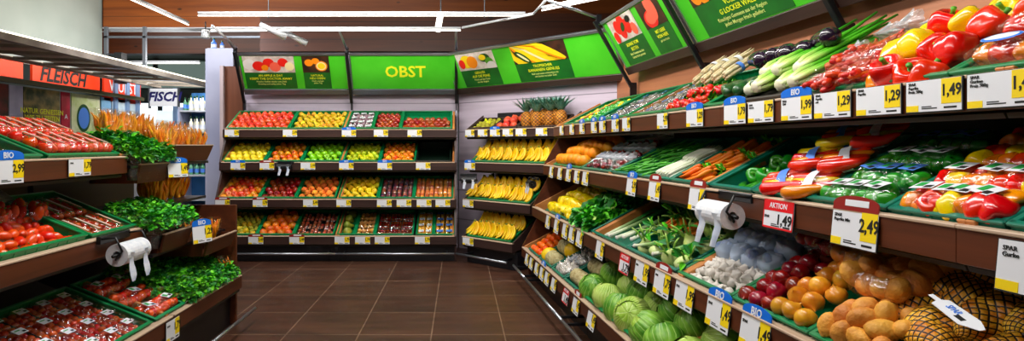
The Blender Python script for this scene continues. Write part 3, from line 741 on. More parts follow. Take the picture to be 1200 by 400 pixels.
def tag(D, lev, px, under, price='1,99', words='', style='plain', w=.2, h=.092, dz=0, tiltx=0, is_px=True, extra=''):
    t, z = D.lv[lev]; x = D.px(px, lev) if is_px else px
    sh = (['bottom', 'third', 'second', 'top'] if len(D.lv) == 4 else ['bottom', 'middle', 'top'])[lev]
    M = D.M(x, t-.008, z-.055+dz) @ R(tiltx, 'X')
    st = {'plain': 'white and yellow price tag', 'bio': 'blue domed BIO price tag', 'offer': 'red AKTION price tag', 'maroon': 'maroon topped price tag'}[style]
    thing('price_tag', f"{st} under the {under}, {sh} shelf of {D.name}{extra}", 'price tag', M, None, tag_parts(w, h, price, words, style), 'price tags')
for px, u, st in ((272, 'red apples', 'plain'), (340, 'yellow brown pears', 'plain'), (409, 'wrapped pale plums', 'bio'), (446.5, 'dark red plums', 'plain'), (486, 'small dark apples', 'plain')): tag(B, 3, px, u, rnd.choice(('1,99', '2,49', '1,79')), style=st, w=.19)
for px, u, st in ((279, 'yellow apples', 'bio'), (313, 'red and yellow apples', 'maroon'), (361, 'green apples', 'plain'), (406, 'yellow green pears', 'bio'), (451, 'nectarines', 'bio'), (496, 'empty crate', 'plain')): tag(B, 2, px, u, rnd.choice(('1,99', '2,49', '1,79')), style=st, w=.19)
for px, u, st in ((261, 'orange red apples', 'maroon'), (305, 'dark red apples', 'maroon'), (364, 'peaches', 'plain'), (403, 'quinces', 'plain'), (450.5, 'first plum packs', 'plain'), (473.5, 'last plum packs', 'plain'), (497, 'first apricot packs', 'plain'), (519, 'last apricot packs', 'plain')): tag(B, 1, px, u, rnd.choice(('1,99', '2,49', '1,79')), style=st, w=.19)
for px, u, st in ((300, 'mangoes', 'maroon'), (348, 'strawberries', 'maroon'), (401, 'papayas', 'plain'), (425, 'pale apricot packs', 'plain'), (448, 'cherries', 'plain'), (495, 'mirabelles', 'plain')): tag(B, 0, px, u, rnd.choice(('1,99', '2,49', '1,79')), style=st, w=.19)
for px, u, st in ((551, 'kiwis', 'plain'), (566, 'pears', 'plain'), (580.5, 'pomegranate box', 'bio'), (595.5, 'red pomegranates', 'plain'), (611, 'first pineapple', 'plain'), (635, 'last pineapples', 'plain')): tag(Mi, 3, px, u, '1,99', style=st, w=.17)
for lev, px, st in ((2, 551, 'bio'), (1, 549, 'plain'), (0, 549, 'plain')): tag(Mi, lev, px, 'bananas', '1,79', style=st, w=.19)

# ---- Rd : vegetable display
RL = 6.0
bays = [0, .65, 2.15, 3.65, 5.15, 6.05]
bl = ['by the bananas', 'under the tomato poster', 'under the orange poster', 'holding the peppers in nets and onions', 'nearest bay with wrapped tomatoes on top']
for i in range(5):
    shelf_unit(Rd, bays[i], bays[i+1], 'chestnut shelf unit of the vegetable display, '+bl[i], depth=1.08, ends=(i == 0, False), group='vegetable shelf units', div=True)
G = M_teal
# top shelf
def at(c, x, y, z): return c.M @ T(x, y, z)
c = Crate(Rd, 3, 657, 690, 'small yellow squash', mt=M_green); c.fill(round_fruit('squash', .03, SP, m_pep_g, n=3)+round_fruit('squash', .03, SP, m_pep_y, n=1), 'squash', 'small green or yellow squash', 'squash', .037)
m_packd = lib('pk', lambda: round_fruit('mushroom', .03, SP, mat('mushroom_brown', '30283a', 'c8b8b0', rough=.5, scale=14, vary=.4), n=3, nu=10, nv=7))
c = Crate(Rd, 3, 691, 727, 'mushroom packs', mt=M_green); punnets(c, m_packd, 6, 'clear mushroom pack with pale band', 'mushroom', 4, 4, M_white, r=.028, labf=lambda i, j: m_labelb if (i+j) % 2 else M_white, group='mushroom packs', lmn=(.03, .05))
c = Crate(Rd, 3, 728, 770, 'chicory packs', mt=M_green); punnets(c, m_packd, 6, 'dark brown mushroom pack with label', 'mushroom', 4, 4, M_white, r=.028, labf=lambda i, j: m_labelb if i % 2 else M_white, h=.06, lmn=(.03, .05))
# wrapped pale bundles
def bundle(M, label, mesh, n, nm, thing_name, group, rad=.03, band=None, L_=.2, cat='bundle', spread=.0):
    ps = []
    for i in range(n):
        a = i*2.4; q = math.sqrt(i/n)*rad
        ps.append((nm, mesh, T(math.cos(a)*q, 0, math.sin(a)*q) @ R(rr(-.05, .05)+math.cos(a)*spread, 'Z')))
    if band:
        b = MB(); b.tube([(0, -.012, 0), (0, .012, 0)], rad*1.35, band, 14, cap=False); ps.append(('band', b.mesh('band')))
    return thing(thing_name, label, cat, M, None, ps, group)
ASP = pointed(mat('white_asparagus', 'c8b890', 'ece0c0', rough=.5, scale=20), .24, .009, 'asparagus_spear', 1, .002)
c = Crate(Rd, 3, 771, 818, 'radishes', mt=M_green)
for i in range(7):
    bundle(at(c, .03+c.w*.9*i/7+.02, .34+.05*(i % 2), .2+.03*(i % 2)) @ R(.35-.05*i) @ R(.1, 'X'), f"bundle of pale white asparagus, {ORD[i]} of seven behind the radishes", ASP, 8, 'asparagus_spear', 'asparagus_bundle', 'white asparagus bundles', .024, M_white if i % 2 else m_labelb)
RADM = round_fruit('radish', .022, [(0, .9), (.4, .85), (.9, .4), (1, -.1), (.7, -.65), (.25, -1), (.05, -1.3), (0, -1.5)], m_rad, n=2)
def radish_bunch(M, label):
    ps = [('radish', rnd.choice(RADM), T(rr(-.05, .05), rr(-.04, .02), rr(-.01, .035)) @ rdup(.7)) for _ in range(12)]
    ps.append(('leaves', lib('radleaf', lambda: leafy(26, m_herb, .035, .03, .06, seed=4, mt2=m_herbd).mesh('leaves')), T(0, .07, -.02)))
    thing('radish_bunch', label, 'radish bunch', M, None, ps, 'radish bunches')
for i in range(4):
    for j in range(2): radish_bunch(at(c, .08+i*(c.w-.1)/4+.04*j, .06+.12*j, .1+.02*j), f"bunch of red radishes, {ORD[i]} in {ROW[j]} row on the top shelf")
c = Crate(Rd, 3, 819, 856, 'cucumbers', mt=M_green, floor=.02)
for i in range(5):
    for j in range(2):
        thing('cucumber' if j == 0 else 'aubergine', f"dark green cucumber, {ORD[i]} in front row beside the celery" if j == 0 else f"nearly black aubergine, {ORD[i]} in back row behind cucumbers", 'cucumber' if j == 0 else 'aubergine',
              at(c, c.w*(i+.5)/5, .12+.24*j, .15+.06*j) @ R(rr(-.3, .3)+(1.0 if i % 2 else 1.3)) @ R(rr(-.1, .1), 'X') @ S(1.1), rnd.choice(CUC) if j == 0 else rnd.choice(EGG), group='dark vegetables beside the celery')
def celery(M, label, n=9, s=1.0, group='celery heads', seed=0):
    b = MB(); r2 = random.Random(seed)
    for i in range(n):
        a = i*2.4; q = math.sqrt(i/n)*.03; dx, dz = math.cos(a)*q, math.sin(a)*q
        pts = [(dx*.5, 0, dz*.5), (dx*1.0, .05, dz), (dx*1.15, .16, dz*1.2), (dx*1.7, .3, dz*1.6), (dx*2.4+r2.uniform(-.02, .02), .42, dz*2.2)]
        b.tube(pts, [.012, .016, .012, .009, .006], m_cel, 7, flat=.7)
    st = b.mesh('stalks')
    l = leafy(14, m_herb, .06, .05, .06, seed=seed+3, mt2=m_herbd); 
    bb = MB(); bb.ball(lambda th, ph: Vector((math.sin(ph)*math.cos(th)*.026, math.cos(ph)*.012+.006, math.sin(ph)*math.sin(th)*.024)), mat('celery_root', 'e8e4c4', 'f8f6e4', rough=.5, scale=30), 12, 7)
    thing('celery_head', label, 'celery', M @ S(s), None, [('stalks', st), ('root_end', bb.mesh('root_end'), None, 'white root end')], group)
c = Crate(Rd, 3, 857, 926, 'celery', mt=M_carton, floor=.05, h=.07, label='low brown tray lined under the celery heads, top shelf')
for i, (x, y, z, a) in enumerate(((.03, .05, .10, .2), (.14, .02, .12, .12), (.26, .05, .10, .1), (.08, .13, .15, .16), (.2, .11, .16, .1), (.36, .04, .11, .05), (.31, .13, .14, .08))):
    celery(at(c, x*c.w/.42, y, z) @ R(a) @ R(rr(-.1, .0), 'X'), f"green celery head with white root, {ORD[i]} of seven beside the BIO tag", s=1.25, seed=i)
for i in range(3): thing('courgette', f"pale green courgette, {ORD[i]} lying behind the celery", 'courgette', at(c, .0+.07*i, .26+.03*i, .15) @ R(1.1+.2*i), ZUC[i % 2], group='courgettes behind the celery')
for i in range(2): thing('aubergine', f"shiny dark aubergine, {ORD[i]} on top behind the celery", 'aubergine', at(c, .1+.17*i, .34, .17+.03*i) @ R(1.2+.1*i), EGG[i % 2], group='aubergines behind the celery')
# chili bags
c = Crate(Rd, 3, 927, 1003, 'chili bags', mt=M_green)
M_ruff = film_mat('crinkled_film', fac=.3, rough=.15, base=('f0f4ff', .28), bst=1.5)
def chili_bag(M, label, seed, mt=None, mesh=None, n=34, sx=.085, sy=.12, nm='chili', tn='chili_bag', cat='bag', group='bagged chillies', rs=1.0, fm=None):
    r2 = random.Random(seed); ps = []
    for i in range(n):
        ps.append((nm, mesh or CHI, T(r2.uniform(-.8, .8)*sx, r2.uniform(-.75, .75)*sy, r2.uniform(-.02, .03)) @ Euler((r2.uniform(-.4, .4), r2.uniform(-.3, .3), r2.uniform(-.9, .9))).to_matrix().to_4x4() @ S(rs)))
    ps.append(('film', crumple(sx, sy, .045, fm or M_film, seed, .25)))
    tie = MB(); tie.ball(lambda th, ph: Vector((math.cos(th)*(.006+.05*(ph/PI)**1.5)*(1+.3*math.cos(7*th+2*ph)), math.sin(th)*(.006+.04*(ph/PI)**1.5)*(1+.3*math.cos(7*th+2*ph)), -.045*(ph/PI*2-1)+.012*math.cos(5*th))), M_ruff, 36, 6, None, 0, 1, .05, .95)
    ps.append(('gathered_neck', tie.mesh('gathered_neck'), T(0, sy*1.2, .03) @ R(1.2, 'X')))
    thing(tn, label, cat, M, None, ps, group)
k = 0
for j in range(2):
    for i in range(3):
        chili_bag(at(c, .09+i*(c.w-.14)/2.3, .1+.16*j, .13+.02*j) @ R(rr(-.4, .2)) @ R(rr(-.1, .2), 'X'), f"clear bag of red chillies, {ORD[i]} in {ROW[j]} row beside the celery", k); k += 1
# loose peppers
c = Crate(Rd, 3, 1004, 1100, 'bell peppers', mt=M_green)
def pepper(M, me, colr, label, s=1.0, group='loose bell peppers', top=.55*.055):
    thing('bell_pepper', label, 'bell pepper', M @ S(s), me, [('stem', PST, T(0, 0, top))], group)
pl = [(.04, .03, .115, 'o', 'orange'), (.115, .035, .15, 'r', 'red'), (.03, .15, .17, 'y', 'yellow'), (.22, .04, .12, 'r', 'red'), (.32, .035, .115, 'r', 'red'), (.14, .16, .19, 'y', 'yellow'), (.25, .15, .16, 'r', 'red'), (.36, .14, .16, 'r', 'red'),
      (.05, .29, .17, 'y', 'yellow'), (.17, .28, .21, 'r', 'red'), (.28, .28, .2, 'y', 'yellow'), (.39, .27, .18, 'r', 'red'), (.3, .4, .17, 'y', 'yellow'), (.44, .4, .16, 'r', 'red')]
cnt = {}
for (x, y, z, k, nm) in pl:
    cnt[k] = cnt.get(k, 0)+1; me = {'r': RPEP, 'y': YPEP, 'o': OPEP}[k]
    pepper(at(c, x*c.w/.48, y, z-.02) @ Euler((rr(-1.2, -.1), rr(-.9, .3), rr(0, 6))).to_matrix().to_4x4(), rnd.choice(me), nm, f"glossy {nm} bell pepper, {ORD[cnt[k]-1]} {nm} one counted back from the crate rim", s=rr(1.0, 1.12))
# wrapped peppers
def pepper_pack(M, label, meshes, seed, lab=True, group='wrapped mixed peppers', mt_lab=M_white, sy=.11, oval=True, sc=.8):
    r2 = random.Random(seed); ps = []
    for i in range(3):
        ps.append(('bell_pepper', meshes[(i+seed) % len(meshes)], T((i-1)*.068, r2.uniform(-.01, .01), 0) @ Euler((r2.uniform(-1.6, -1.1), r2.uniform(-.2, .2), r2.uniform(-.5, .5))).to_matrix().to_4x4() @ S(sc), None, [('stem', PST, T(0, 0, .03))]))
    ps.append(('film', crumple(.12, .065, .052, M_film, seed, .15)))
    if lab:
        b = MB(); n = 20; vs = [(0, 0, .002)]+[(math.cos(2*PI*k/n)*.065, math.sin(2*PI*k/n)*.025, 0) for k in range(n)]; b.add(vs, [[0, 1+k, 1+(k+1) % n] for k in range(n)], mt_lab)
        g = MB(); vs = [(math.cos(2*PI*k/n)*.066, math.sin(2*PI*k/n)*.026, -.0005) for k in range(n)]+[(math.cos(2*PI*k/n)*.056, math.sin(2*PI*k/n)*.019, .0025) for k in range(n)]
        g.add(vs, [[k, (k+1) % n, n+(k+1) % n, n+k] for k in range(n)], M_blue)
        ps.append(('pack_label', b.mesh('pack_label'), T(0, .0, .056) @ R(.1, 'X'), None, [('label_border', g.mesh('label_border'))]))
    thing('pepper_pack', label, 'pepper pack', M, None, ps, group)
c = Crate(Rd, 3, 1101, 1300, 'wrapped peppers', mt=M_green)
k = 0
for j in range(4):
    for i in range(3):
        pepper_pack(at(c, .13+.25*i+.02*j, .07+.13*j, .12+.02*(j % 2)+.01*j) @ R(rr(-.15, .15)), f"film wrapped three pepper pack, {ORD[i]} in {ROW[j]} row, beside loose peppers", [OPEP[0], RPEP[1], OPEP[1], RPEP[0]] if j < 2 else [OPEP[2], YPEP[1], RPEP[2]], k, lab=(j in (0, 2))); k += 1

# second shelf
c = Crate(Rd, 2, 645, 676, 'big oranges', mt=M_green); c.fill(PUMP, 'orange', 'large bright orange', 'orange', .062, heap=.05, zoff=.03)
c = Crate(Rd, 2, 677, 712, 'wrapped aubergines', mt=G)
for j in range(3):
    for i in range(6):
        chili_bag(at(c, .06+i*(c.w-.1)/5, .1+.17*j, .1) @ R(rr(-.2, .2)), f"clear bag of dark shallots, {ORD[i]} in {ROW[j]} row beside the oranges", i*5+j, mesh=RON[0], n=5, sx=.05, sy=.075, nm='shallot', tn='shallot_bag', group='bagged shallots', rs=.5)
BEAN = pointed(mat('bean_green', '2f8a2c', '5fb03a', rough=.4, scale=10), .16, .006, 'green_bean', 1, .02)
c = Crate(Rd, 2, 713, 757, 'green beans', mt=G)
for i in range(110):
    thing('green_bean', 'slim green bean lying in the heap on the second shelf of vegetable display', 'green bean', at(c, rr(.06, c.w-.06), rr(.05, .5), .07+rr(0, .05)) @ R(rr(-1.4, -.1)) @ R(rr(-.15, .15), 'X'), BEAN, group='loose green beans')
SPR = pointed(mat('spring_onion_white', 'dfe8cc', 'f4f4e8', rough=.4, scale=10), .2, .009, 'spring_onion', 1, .01)
c = Crate(Rd, 2, 758, 778, 'spring onions', mt=G)
for i in range(5):
    for j in range(2): bundle(at(c, .04+i*(c.w-.07)/5, .12+.2*j, .11) @ R(rr(-.2, .1)), f"bundle of white spring onions, {ORD[i]} in {ROW[j]} row beside beans", SPR, 7, 'spring_onion', 'spring_onion_bundle', 'spring onion bundles', .022, None)
CAR2 = pointed(mat('carrot_bright', 'f4700c', 'ffa024', rough=.45, scale=20, vary=.25), .15, .0105, 'carrot', 2, .008)
def carrot_bunch(M, label, group='carrot bunches', n=7, s=1.0, sleeve=False, leaves=True):
    ps = []
    for i in range(n):
        a = i*2.4; q = math.sqrt((i+.3)/n)*.035
        ps.append(('carrot', CAR if leaves else CAR2, T(math.cos(a)*q, 0 if leaves else rr(-.03, .03), math.sin(a)*q) @ R((PI if leaves else 0)+math.cos(a)*(.12 if leaves else -.3)+rr(-.1, .1), 'Z') @ R(-math.sin(a)*(.1 if leaves else -.3), 'X')))
    if leaves: ps.append(('leaves', lib('carleaf', lambda: leafy(30, m_herb, .03, .06, .035, seed=5, narrow=.4).mesh('leaves')), T(0, .1, 0) @ R(-PI/2, 'X')))
    if sleeve:
        b = MB(); b.tube([(0, -.1, 0), (0, -.02, 0), (0, .1, 0)], [.035, .05, .062], M_film, 14, cap=False); ps.append(('sleeve', b.mesh('sleeve')))
    thing('carrot_bunch', label, 'carrot bunch', M @ S(s), None, ps, group)
c = Crate(Rd, 2, 779, 823, 'carrot bunches', mt=G, floor=.01)
k = 0
for j in range(3):
    for i in range(3):
        if i == 2 and j == 0: continue
        carrot_bunch(at(c, .07+i*.12, .1+.15*j, .08+.02*rnd.random()) @ R(rr(-1.2, -.6)), f"orange carrot bunch with green tops, {ORD[i]} in {ROW[j]} row", s=.9)
thing('courgette', 'single dark courgette left in the teal crate beside the carrots', 'courgette', at(c, c.w-.09, .12, .05) @ R(.9), ZUC[0])
c = Crate(Rd, 2, 825, 872, 'courgettes and green peppers', mt=G, floor=.01)
for i in range(6):
    pepper(at(c, .07+.09*(i % 3), .2+.14*(i//3), .06) @ rdup(.9), GPEP[i % 3], 'green', f"dark green bell pepper, {ORD[i]} in the half empty teal crate", s=1, group='green peppers in the half empty crate', top=.025)
for i in range(5): thing('courgette', f"green courgette, {ORD[i]} at the rim of the half empty crate", 'courgette', at(c, .07+.055*i, .1, .04) @ R(.5+rr(-.3, .3)), ZUC[i % 2], group='courgettes in the half empty crate')
# long pepper packs
def long_pack(M, label, meshes, seed, bandmt, group, n=4, nm='pointed_pepper'):
    r2 = random.Random(seed); ps = []
    for i in range(n): ps.append((nm, meshes[(i+seed) % len(meshes)], T((i-(n-1)/2)*.04, r2.uniform(-.01, .01), r2.uniform(0, .012)) @ R(r2.uniform(-.12, .12)) @ S(1.15)))
    ps.append(('film', crumple(.095, .11, .038, M_film, seed, .12)))
    b = MB(); b.tube([(0, -.02, 0), (0, .02, 0)], [.1, .1], bandmt, 20, cap=False, flat=.42); ps.append(('paper_band', b.mesh('paper_band')))
    thing('pointed_pepper_pack', label, 'pepper pack', M, None, ps, group)
c = Crate(Rd, 2, 874, 935, 'pointed pepper packs', mt=G)
k = 0
for j in range(3):
    for i in range(2):
        long_pack(at(c, .13+.19*i, .09+.17*j, .12+.025*j) @ R(-1.0+rr(-.2, .2)), f"pack of red and yellow pointed peppers, {ORD[i]} in {ROW[j]} row", [PPR[0], PPR[1], PPY[0], PPR[2], PPO[0]], k, M_white if k % 2 else m_labelb, 'pointed pepper packs'); k += 1
# green packs with labels
def flat_pack(M, label, meshes, n, nm, seed, labmt, group, w=.15, d=.12, sc=1.0, tn='vegetable_pack', lay=.035):
    r2 = random.Random(seed); ps = []
    cols = 3
    for i in range(n): ps.append((nm, meshes[(i*3+seed) % len(meshes)], T((i % cols-1)*w/3, (i//cols-.5)*d/2.2, r2.uniform(0, .015)) @ Euler((r2.uniform(0, 6), r2.uniform(0, 6), r2.uniform(0, 6))).to_matrix().to_4x4() @ S(sc)))
    ps.append(('film', crumple(w*.56, d*.56, lay+.012, M_film, seed, .13)))
    if labmt:
        b = MB(); q = lay+.018; b.box(-.037, .037, -.028, .028, -.0006, .0006, labmt)
        g = MB(); g.box(.004, .031, -.023, -.004, .0006, .0012, M_ink)
        b3 = MB(); b3.box(-.03, -.002, -.012, .022, .0006, .0012, m_labelg)
        ps.append(('pack_label', b.mesh('pack_label'), T(r2.uniform(-.01, .01), .008, q) @ R(r2.uniform(-.25, .25)) @ R(-.12, 'X'), None, [('bar_code', g.mesh('bar_code')), ('print', b3.mesh('print'))]))
    thing(tn, label, 'vegetable pack', M, None, ps, group)
c = Crate(Rd, 2, 937, 1027, 'wrapped green peppers', mt=G)
k = 0
for j in range(4):
    for i in range(3):
        flat_pack(at(c, .1+(c.w-.2)/2*i, .08+.135*j, .09) @ R(rr(-.1, .1)), f"film pack of green peppers with {'white' if j % 2 == 0 else 'blue'} label, {ORD[i]} in {ROW[j]} row", GPEP+[GPEP[0]], 5, 'bell_pepper', k, (M_white if j % 2 == 0 else m_labelb), 'wrapped green pepper packs', w=.14, sc=.75 if j else .72); k += 1
c = Crate(Rd, 2, 1030, 1163, 'wrapped mixed peppers', mt=G)
for j in range(4):
    for i in range(3 if j else 4):
        nc = 3 if j else 4
        flat_pack(at(c, .09+(c.w-.18)/(nc-1)*i, .075+.135*j, .1) @ R(rr(-.08, .08)), f"film pack of orange and red peppers, {ORD[i]} in {ROW[j]} row beside the crate end", [OPEP[0], RPEP[0], OPEP[1], RPEP[1], YPEP[0]], 6, 'bell_pepper', k, M_white if j < 2 and j != 0 or j == 0 else None, 'wrapped mixed pepper packs', w=.13, sc=.8, lay=.04); k += 1
c = Crate(Rd, 2, 1166, 1400, 'cucumbers', mt=G)
for i in range(6): thing('cucumber', f"dark green cucumber, {ORD[i]} in the crate over the Gurke tag", 'cucumber', at(c, .1+.07*i, .25, .09) @ R(.1), CUC[i % 2], group='cucumbers in the nearest crate')

# third shelf
c = Crate(Rd, 1, 636, 662, 'yellow peppers', mt=G); c.fill(YPEP, 'bell_pepper', 'yellow bell pepper', 'bell pepper', .055, heap=.05, zoff=.03)
def lettuce(M, label, seed, s=1.0, group='lettuce heads', mt=m_lett):
    b = leafy(90, mt, .085, .1, .085, seed=seed, mt2=m_herbd, narrow=.95)
    h = MB(); h.ball(lambda th, ph: Vector((math.sin(ph)*math.cos(th)*.06, math.sin(ph)*math.sin(th)*.06, math.cos(ph)*.045+.04))*(1+.15*noise.noise(Vector((th*2, ph*3, seed)))), m_cab, 14, 9)
    thing('lettuce_head', label, 'lettuce', M @ S(s), None, [('heart', h.mesh('heart')), ('leaves', b.mesh('leaves'))], group)
c = Crate(Rd, 1, 663, 686, 'lettuce', mt=G)
k = 0
for j in range(3):
    for i in range(3): lettuce(at(c, .1+i*(c.w-.18)/2, .1+.17*j, .08+.01*j), f"bright green lettuce head, {ORD[i]} in {ROW[j]} row beside yellow peppers", k, .9); k += 1
def leek(M, label, seed=0, s=1.0):
    b = MB(); b.tube([(0, 0, 0), (0, .06, 0), (0, .22, .003), (.01, .34, .01)], [.017, .015, .016, .02], m_leek, 10)
    l = MB()
    for i in range(5):
        a = (i-2)*.13; pts = [Vector((a*.05, .32, .012)), Vector((a*.2, .42, .018+.004*i)), Vector((a*.5, .54, .01))]
        for q in range(2):
            p, p2 = pts[q], pts[q+1]; w0, w1 = (.02, .022) if q == 0 else (.022, .004)
            l.add([p-Vector((w0, 0, 0)), p+Vector((w0, 0, 0)), p2+Vector((w1, 0, 0)), p2-Vector((w1, 0, 0))], [[0, 1, 2, 3]], m_leek)
    r_ = MB(); r_.ball(lambda th, ph: Vector((math.sin(ph)*math.cos(th)*.02, math.cos(ph)*.014, math.sin(ph)*math.sin(th)*.02)), m_garlic, 10, 6)
    thing('leek', label, 'leek', M @ S(s), None, [('stalk', b.mesh('stalk')), ('leaves', l.mesh('leaves')), ('root_end', r_.mesh('root_end'))], 'leeks')
c = Crate(Rd, 1, 688, 728, 'leeks', mt=G, floor=.012, depth=.58)
for i in range(5): leek(at(c, .08+.1*i, .05+.02*i, .05+.01*(i % 2)) @ R(rr(-.5, -.2)), f"long leek with white root end, {ORD[i]} in the teal crate", i, .95)
c = Crate(Rd, 1, 729, 785, 'fennel and kohlrabi', mt=G, floor=.02)
def fennel(M, label, seed, s=1):
    b = MB(); b.ball(lathe_fn(.04, [(0, 1.3), (.3, 1.2), (.5, .8), (.85, .4), (1, 0), (.9, -.4), (.5, -.7), (0, -.75)], .08, 3, .1, seed), mat('kohlrabi_skin', 'b8cc6a', 'e4ecb0', rough=.4, scale=10, vary=.15), 16, 10)
    l = leafy(5, m_herb, .025, .05, .045, seed=seed, mt2=m_herbd, narrow=.45)
    st = MB()
    for i in range(5):
        a = i*1.256; st.tube([(math.cos(a)*.012, math.sin(a)*.012, .035), (math.cos(a)*.03, math.sin(a)*.03, .08), (math.cos(a)*.05, math.sin(a)*.05, .1)], [.005, .004, .003], m_stem_l, 5)
    thing('kohlrabi', label, 'kohlrabi', M @ S(s), None, [('bulb', b.mesh('bulb')), ('stalks', st.mesh('stalks')), ('leaves', l.mesh('leaves'), T(0, 0, .05))], 'kohlrabi heads')
m_stem_l = mat('pale_stalk', 'a8cc6a', rough=.5)
k = 0
for j in range(3):
    for i in range(4): fennel(at(c, .1+i*(c.w-.18)/3, .09+.15*j, .08+.015*j) @ Euler((rr(-1.2, 1.2), rr(-1, 1), rr(0, 6))).to_matrix().to_4x4(), f"pale green kohlrabi with leaves, {ORD[i]} in {ROW[j]} row, beside garlic crate", k, 1.45); k += 1
for i in range(2): leek(at(c, .04+.3*i, .04, .11) @ R(-1.3+.2*i) @ R(.1, 'X'), f"leek lying across the kohlrabi, {ORD[i]} from the crate corner", i, .8)
for i in range(3): carrot_bunch(at(c, .1+.15*i, .32, .14) @ R(rr(-1, 1)), f"orange carrot bunch lying behind the kohlrabi, {ORD[i]} of three", s=.8)
# garlic, onions
c = Crate(Rd, 1, 787, 848, 'garlic', mt=M_green, floor=.03)
c.fill(GARL, 'garlic_bulb', 'white garlic bulb', 'garlic', .028, heap=.05, y1=.26, zoff=.01, fixed=lambda: rdup(1.0), group='white garlic bulbs')
k = 0
for j in range(3):
    for i in range(4):
        x = .09+(c.w-.16)*i/3; y = .27+.11*j
        ps = [('garlic_bulb', GARB[q % 3], T(rr(-.03, .03), rr(-.03, .03), rr(0, .03)) @ rrot()) for q in range(5)]
        ps.append(('net_sleeve', crumple(.065, .055, .045, m_bag, k, .15)))
        thing('garlic_bag', f"blue netted garlic bag, {ORD[i]} in {ROW[j]} row behind the loose garlic", 'garlic bag', at(c, x, y, .12+.01*j) @ R(rr(0, 3)), None, ps, 'blue garlic bags'); k += 1
c = Crate(Rd, 1, 850, 936, 'onions', mt=M_green, floor=.04)
xm = Rd.px(889, 1)-Rd.px(850, 1)
c.fill(RON, 'red_onion', 'dark red onion', 'red onion', .037, heap=.04, x1=xm, zoff=.03)
c.fill(ONION, 'onion', 'golden brown onion', 'onion', .036, heap=.05, x0=xm, zoff=.045, y1=.5)
ls = lib('onionlabel', lambda: MB().box(-.035, .035, -.02, .02, 0, .002, m_labelg).box(-.03, .03, -.004, .014, .002, .003, M_white).mesh('bag_label'))
def onion_bag(M, label, mesh, n, nm, seed, group, sx=.12, sy=.09, rs=1.0, fm=None, lab=True, tn='onion_bag', cat='bag'):
    r2 = random.Random(seed); ps = []; k2 = 0
    for j in range(3):
        for i in range(4):
            if k2 >= n: break
            ps.append((nm, r2.choice(mesh), T((i-1.5)*sx*.48+r2.uniform(-.006, .006)+(.02 if j % 2 else 0), (j-1)*sy*.62+r2.uniform(-.006, .006), r2.uniform(0, .03)) @ Euler((r2.uniform(-1, 1), r2.uniform(-1, 1), r2.uniform(0, 6))).to_matrix().to_4x4() @ S(rs))); k2 += 1
    ps.append(('film', crumple(sx*1.12, sy*1.12, .06, fm or M_film, seed, .1)))
    if lab: ps.append(('bag_label', ls, T(-sx*.3, sy*.7, .07) @ R(.3, 'Z')))
    thing(tn, label, cat, M, None, ps, group)
onion_bag(at(c, c.w*.35, .44, .2), 'clear bag of red onions behind the loose red onions', RON, 9, 'red_onion', 3, 'bagged onions', sx=.13)
onion_bag(at(c, c.w*.85, .4, .2), 'clear bag of golden onions with green label, behind loose onions', ONION, 9, 'onion', 4, 'bagged onions')
c = Crate(Rd, 1, 938, 1060, 'potatoes', mt=M_green, floor=.03, depth=.58)
c.fill(POT, 'potato', 'loose tan potato', 'potato', .037, heap=.05, zoff=.06, rows=4, group='loose potatoes', y1=.23, x1=.34)
onion_bag(at(c, .1, .3, .2), 'clear bag of tan potatoes resting on the loose potatoes', POT, 12, 'potato', 5, 'bagged potatoes', sx=.13, sy=.1, rs=1.1, tn='potato_bag')
onion_bag(at(c, .12, .48, .2), 'second clear bag of tan potatoes behind the netted ones', POT, 12, 'potato', 6, 'bagged potatoes', sx=.13, sy=.1, rs=1.1, tn='potato_bag', lab=False)
Cpot = c
c = Crate(Rd, 1, 1047, 1300, 'netted potatoes', mt=M_green, floor=.02, depth=.58)
LUMPS = []
for q_ in range(4):
    r9 = random.Random(q_+3); LUMPS.append([(math.cos(i*2.4+r9.random()*.5)*math.sqrt(1-(1-2*(i+.5)/13)**2), math.sin(i*2.4)*math.sqrt(1-(1-2*(i+.5)/13)**2), (1-2*(i+.5)/13)*.8) for i in range(13)])
def net_bag(M, label, seed, mt=m_net, s=1.0):
    def fn(th, ph):
        d = Vector((math.cos(ph), math.sin(ph)*math.cos(th)*.8, math.sin(ph)*math.sin(th)*.66))
        cc = min((d.normalized()-Vector(q).normalized()).length for q in LUMPS[seed % 4]); k = .86+.28*max(0, 1-(cc/.72)**2)**.5+.08*noise.noise(d*2.1+Vector((seed*1.7, 0, seed)))
        d = Vector((d.x*1.22, d.y, d.z))
        return d*k*.1
    b = MB(); b.ball(fn, mt, 40, 24)
    t = MB(); t.tube([(.09, 0, 0), (.125, 0, .01), (.16, .01, .015)], [.02, .006, .016], mt, 10)
    thing('potato_net', label, 'potato net', M @ S(s), None, [('netted_body', b.mesh('netted_body')), ('gathered_end', t.mesh('gathered_end'))], 'netted potatoes')
k = 0
for q, (x, y, z, a) in enumerate(((.2, .25, .12, 1.0), (.29, .36, .14, .3), (.2, .48, .17, 1.9), (.33, .2, .12, 2.4), (.36, .5, .17, .8), (.42, .34, .13, 1.4))):
    net_bag(at(Cpot, x, y, z) @ R(a) @ R(.2, 'X'), f"net of golden potatoes, {ORD[q]} of six piled beside the loose potatoes", q+20, m_net, .95)
for j in range(4):
    for i in range(7):
        net_bag(at(c, .07+i*.135+(.06 if j % 2 else 0), .08+.15*j, .09+.03*(i % 2)+.015*j) @ Euler((rr(-.3, .3), rr(-.3, .3), rr(0, 6))).to_matrix().to_4x4(), f"net of golden potatoes, {ORD[i]} in {ROW[j]} row past the loose potatoes", k, m_net if j < 3 else m_netd, rr(.78, .95)); k += 1
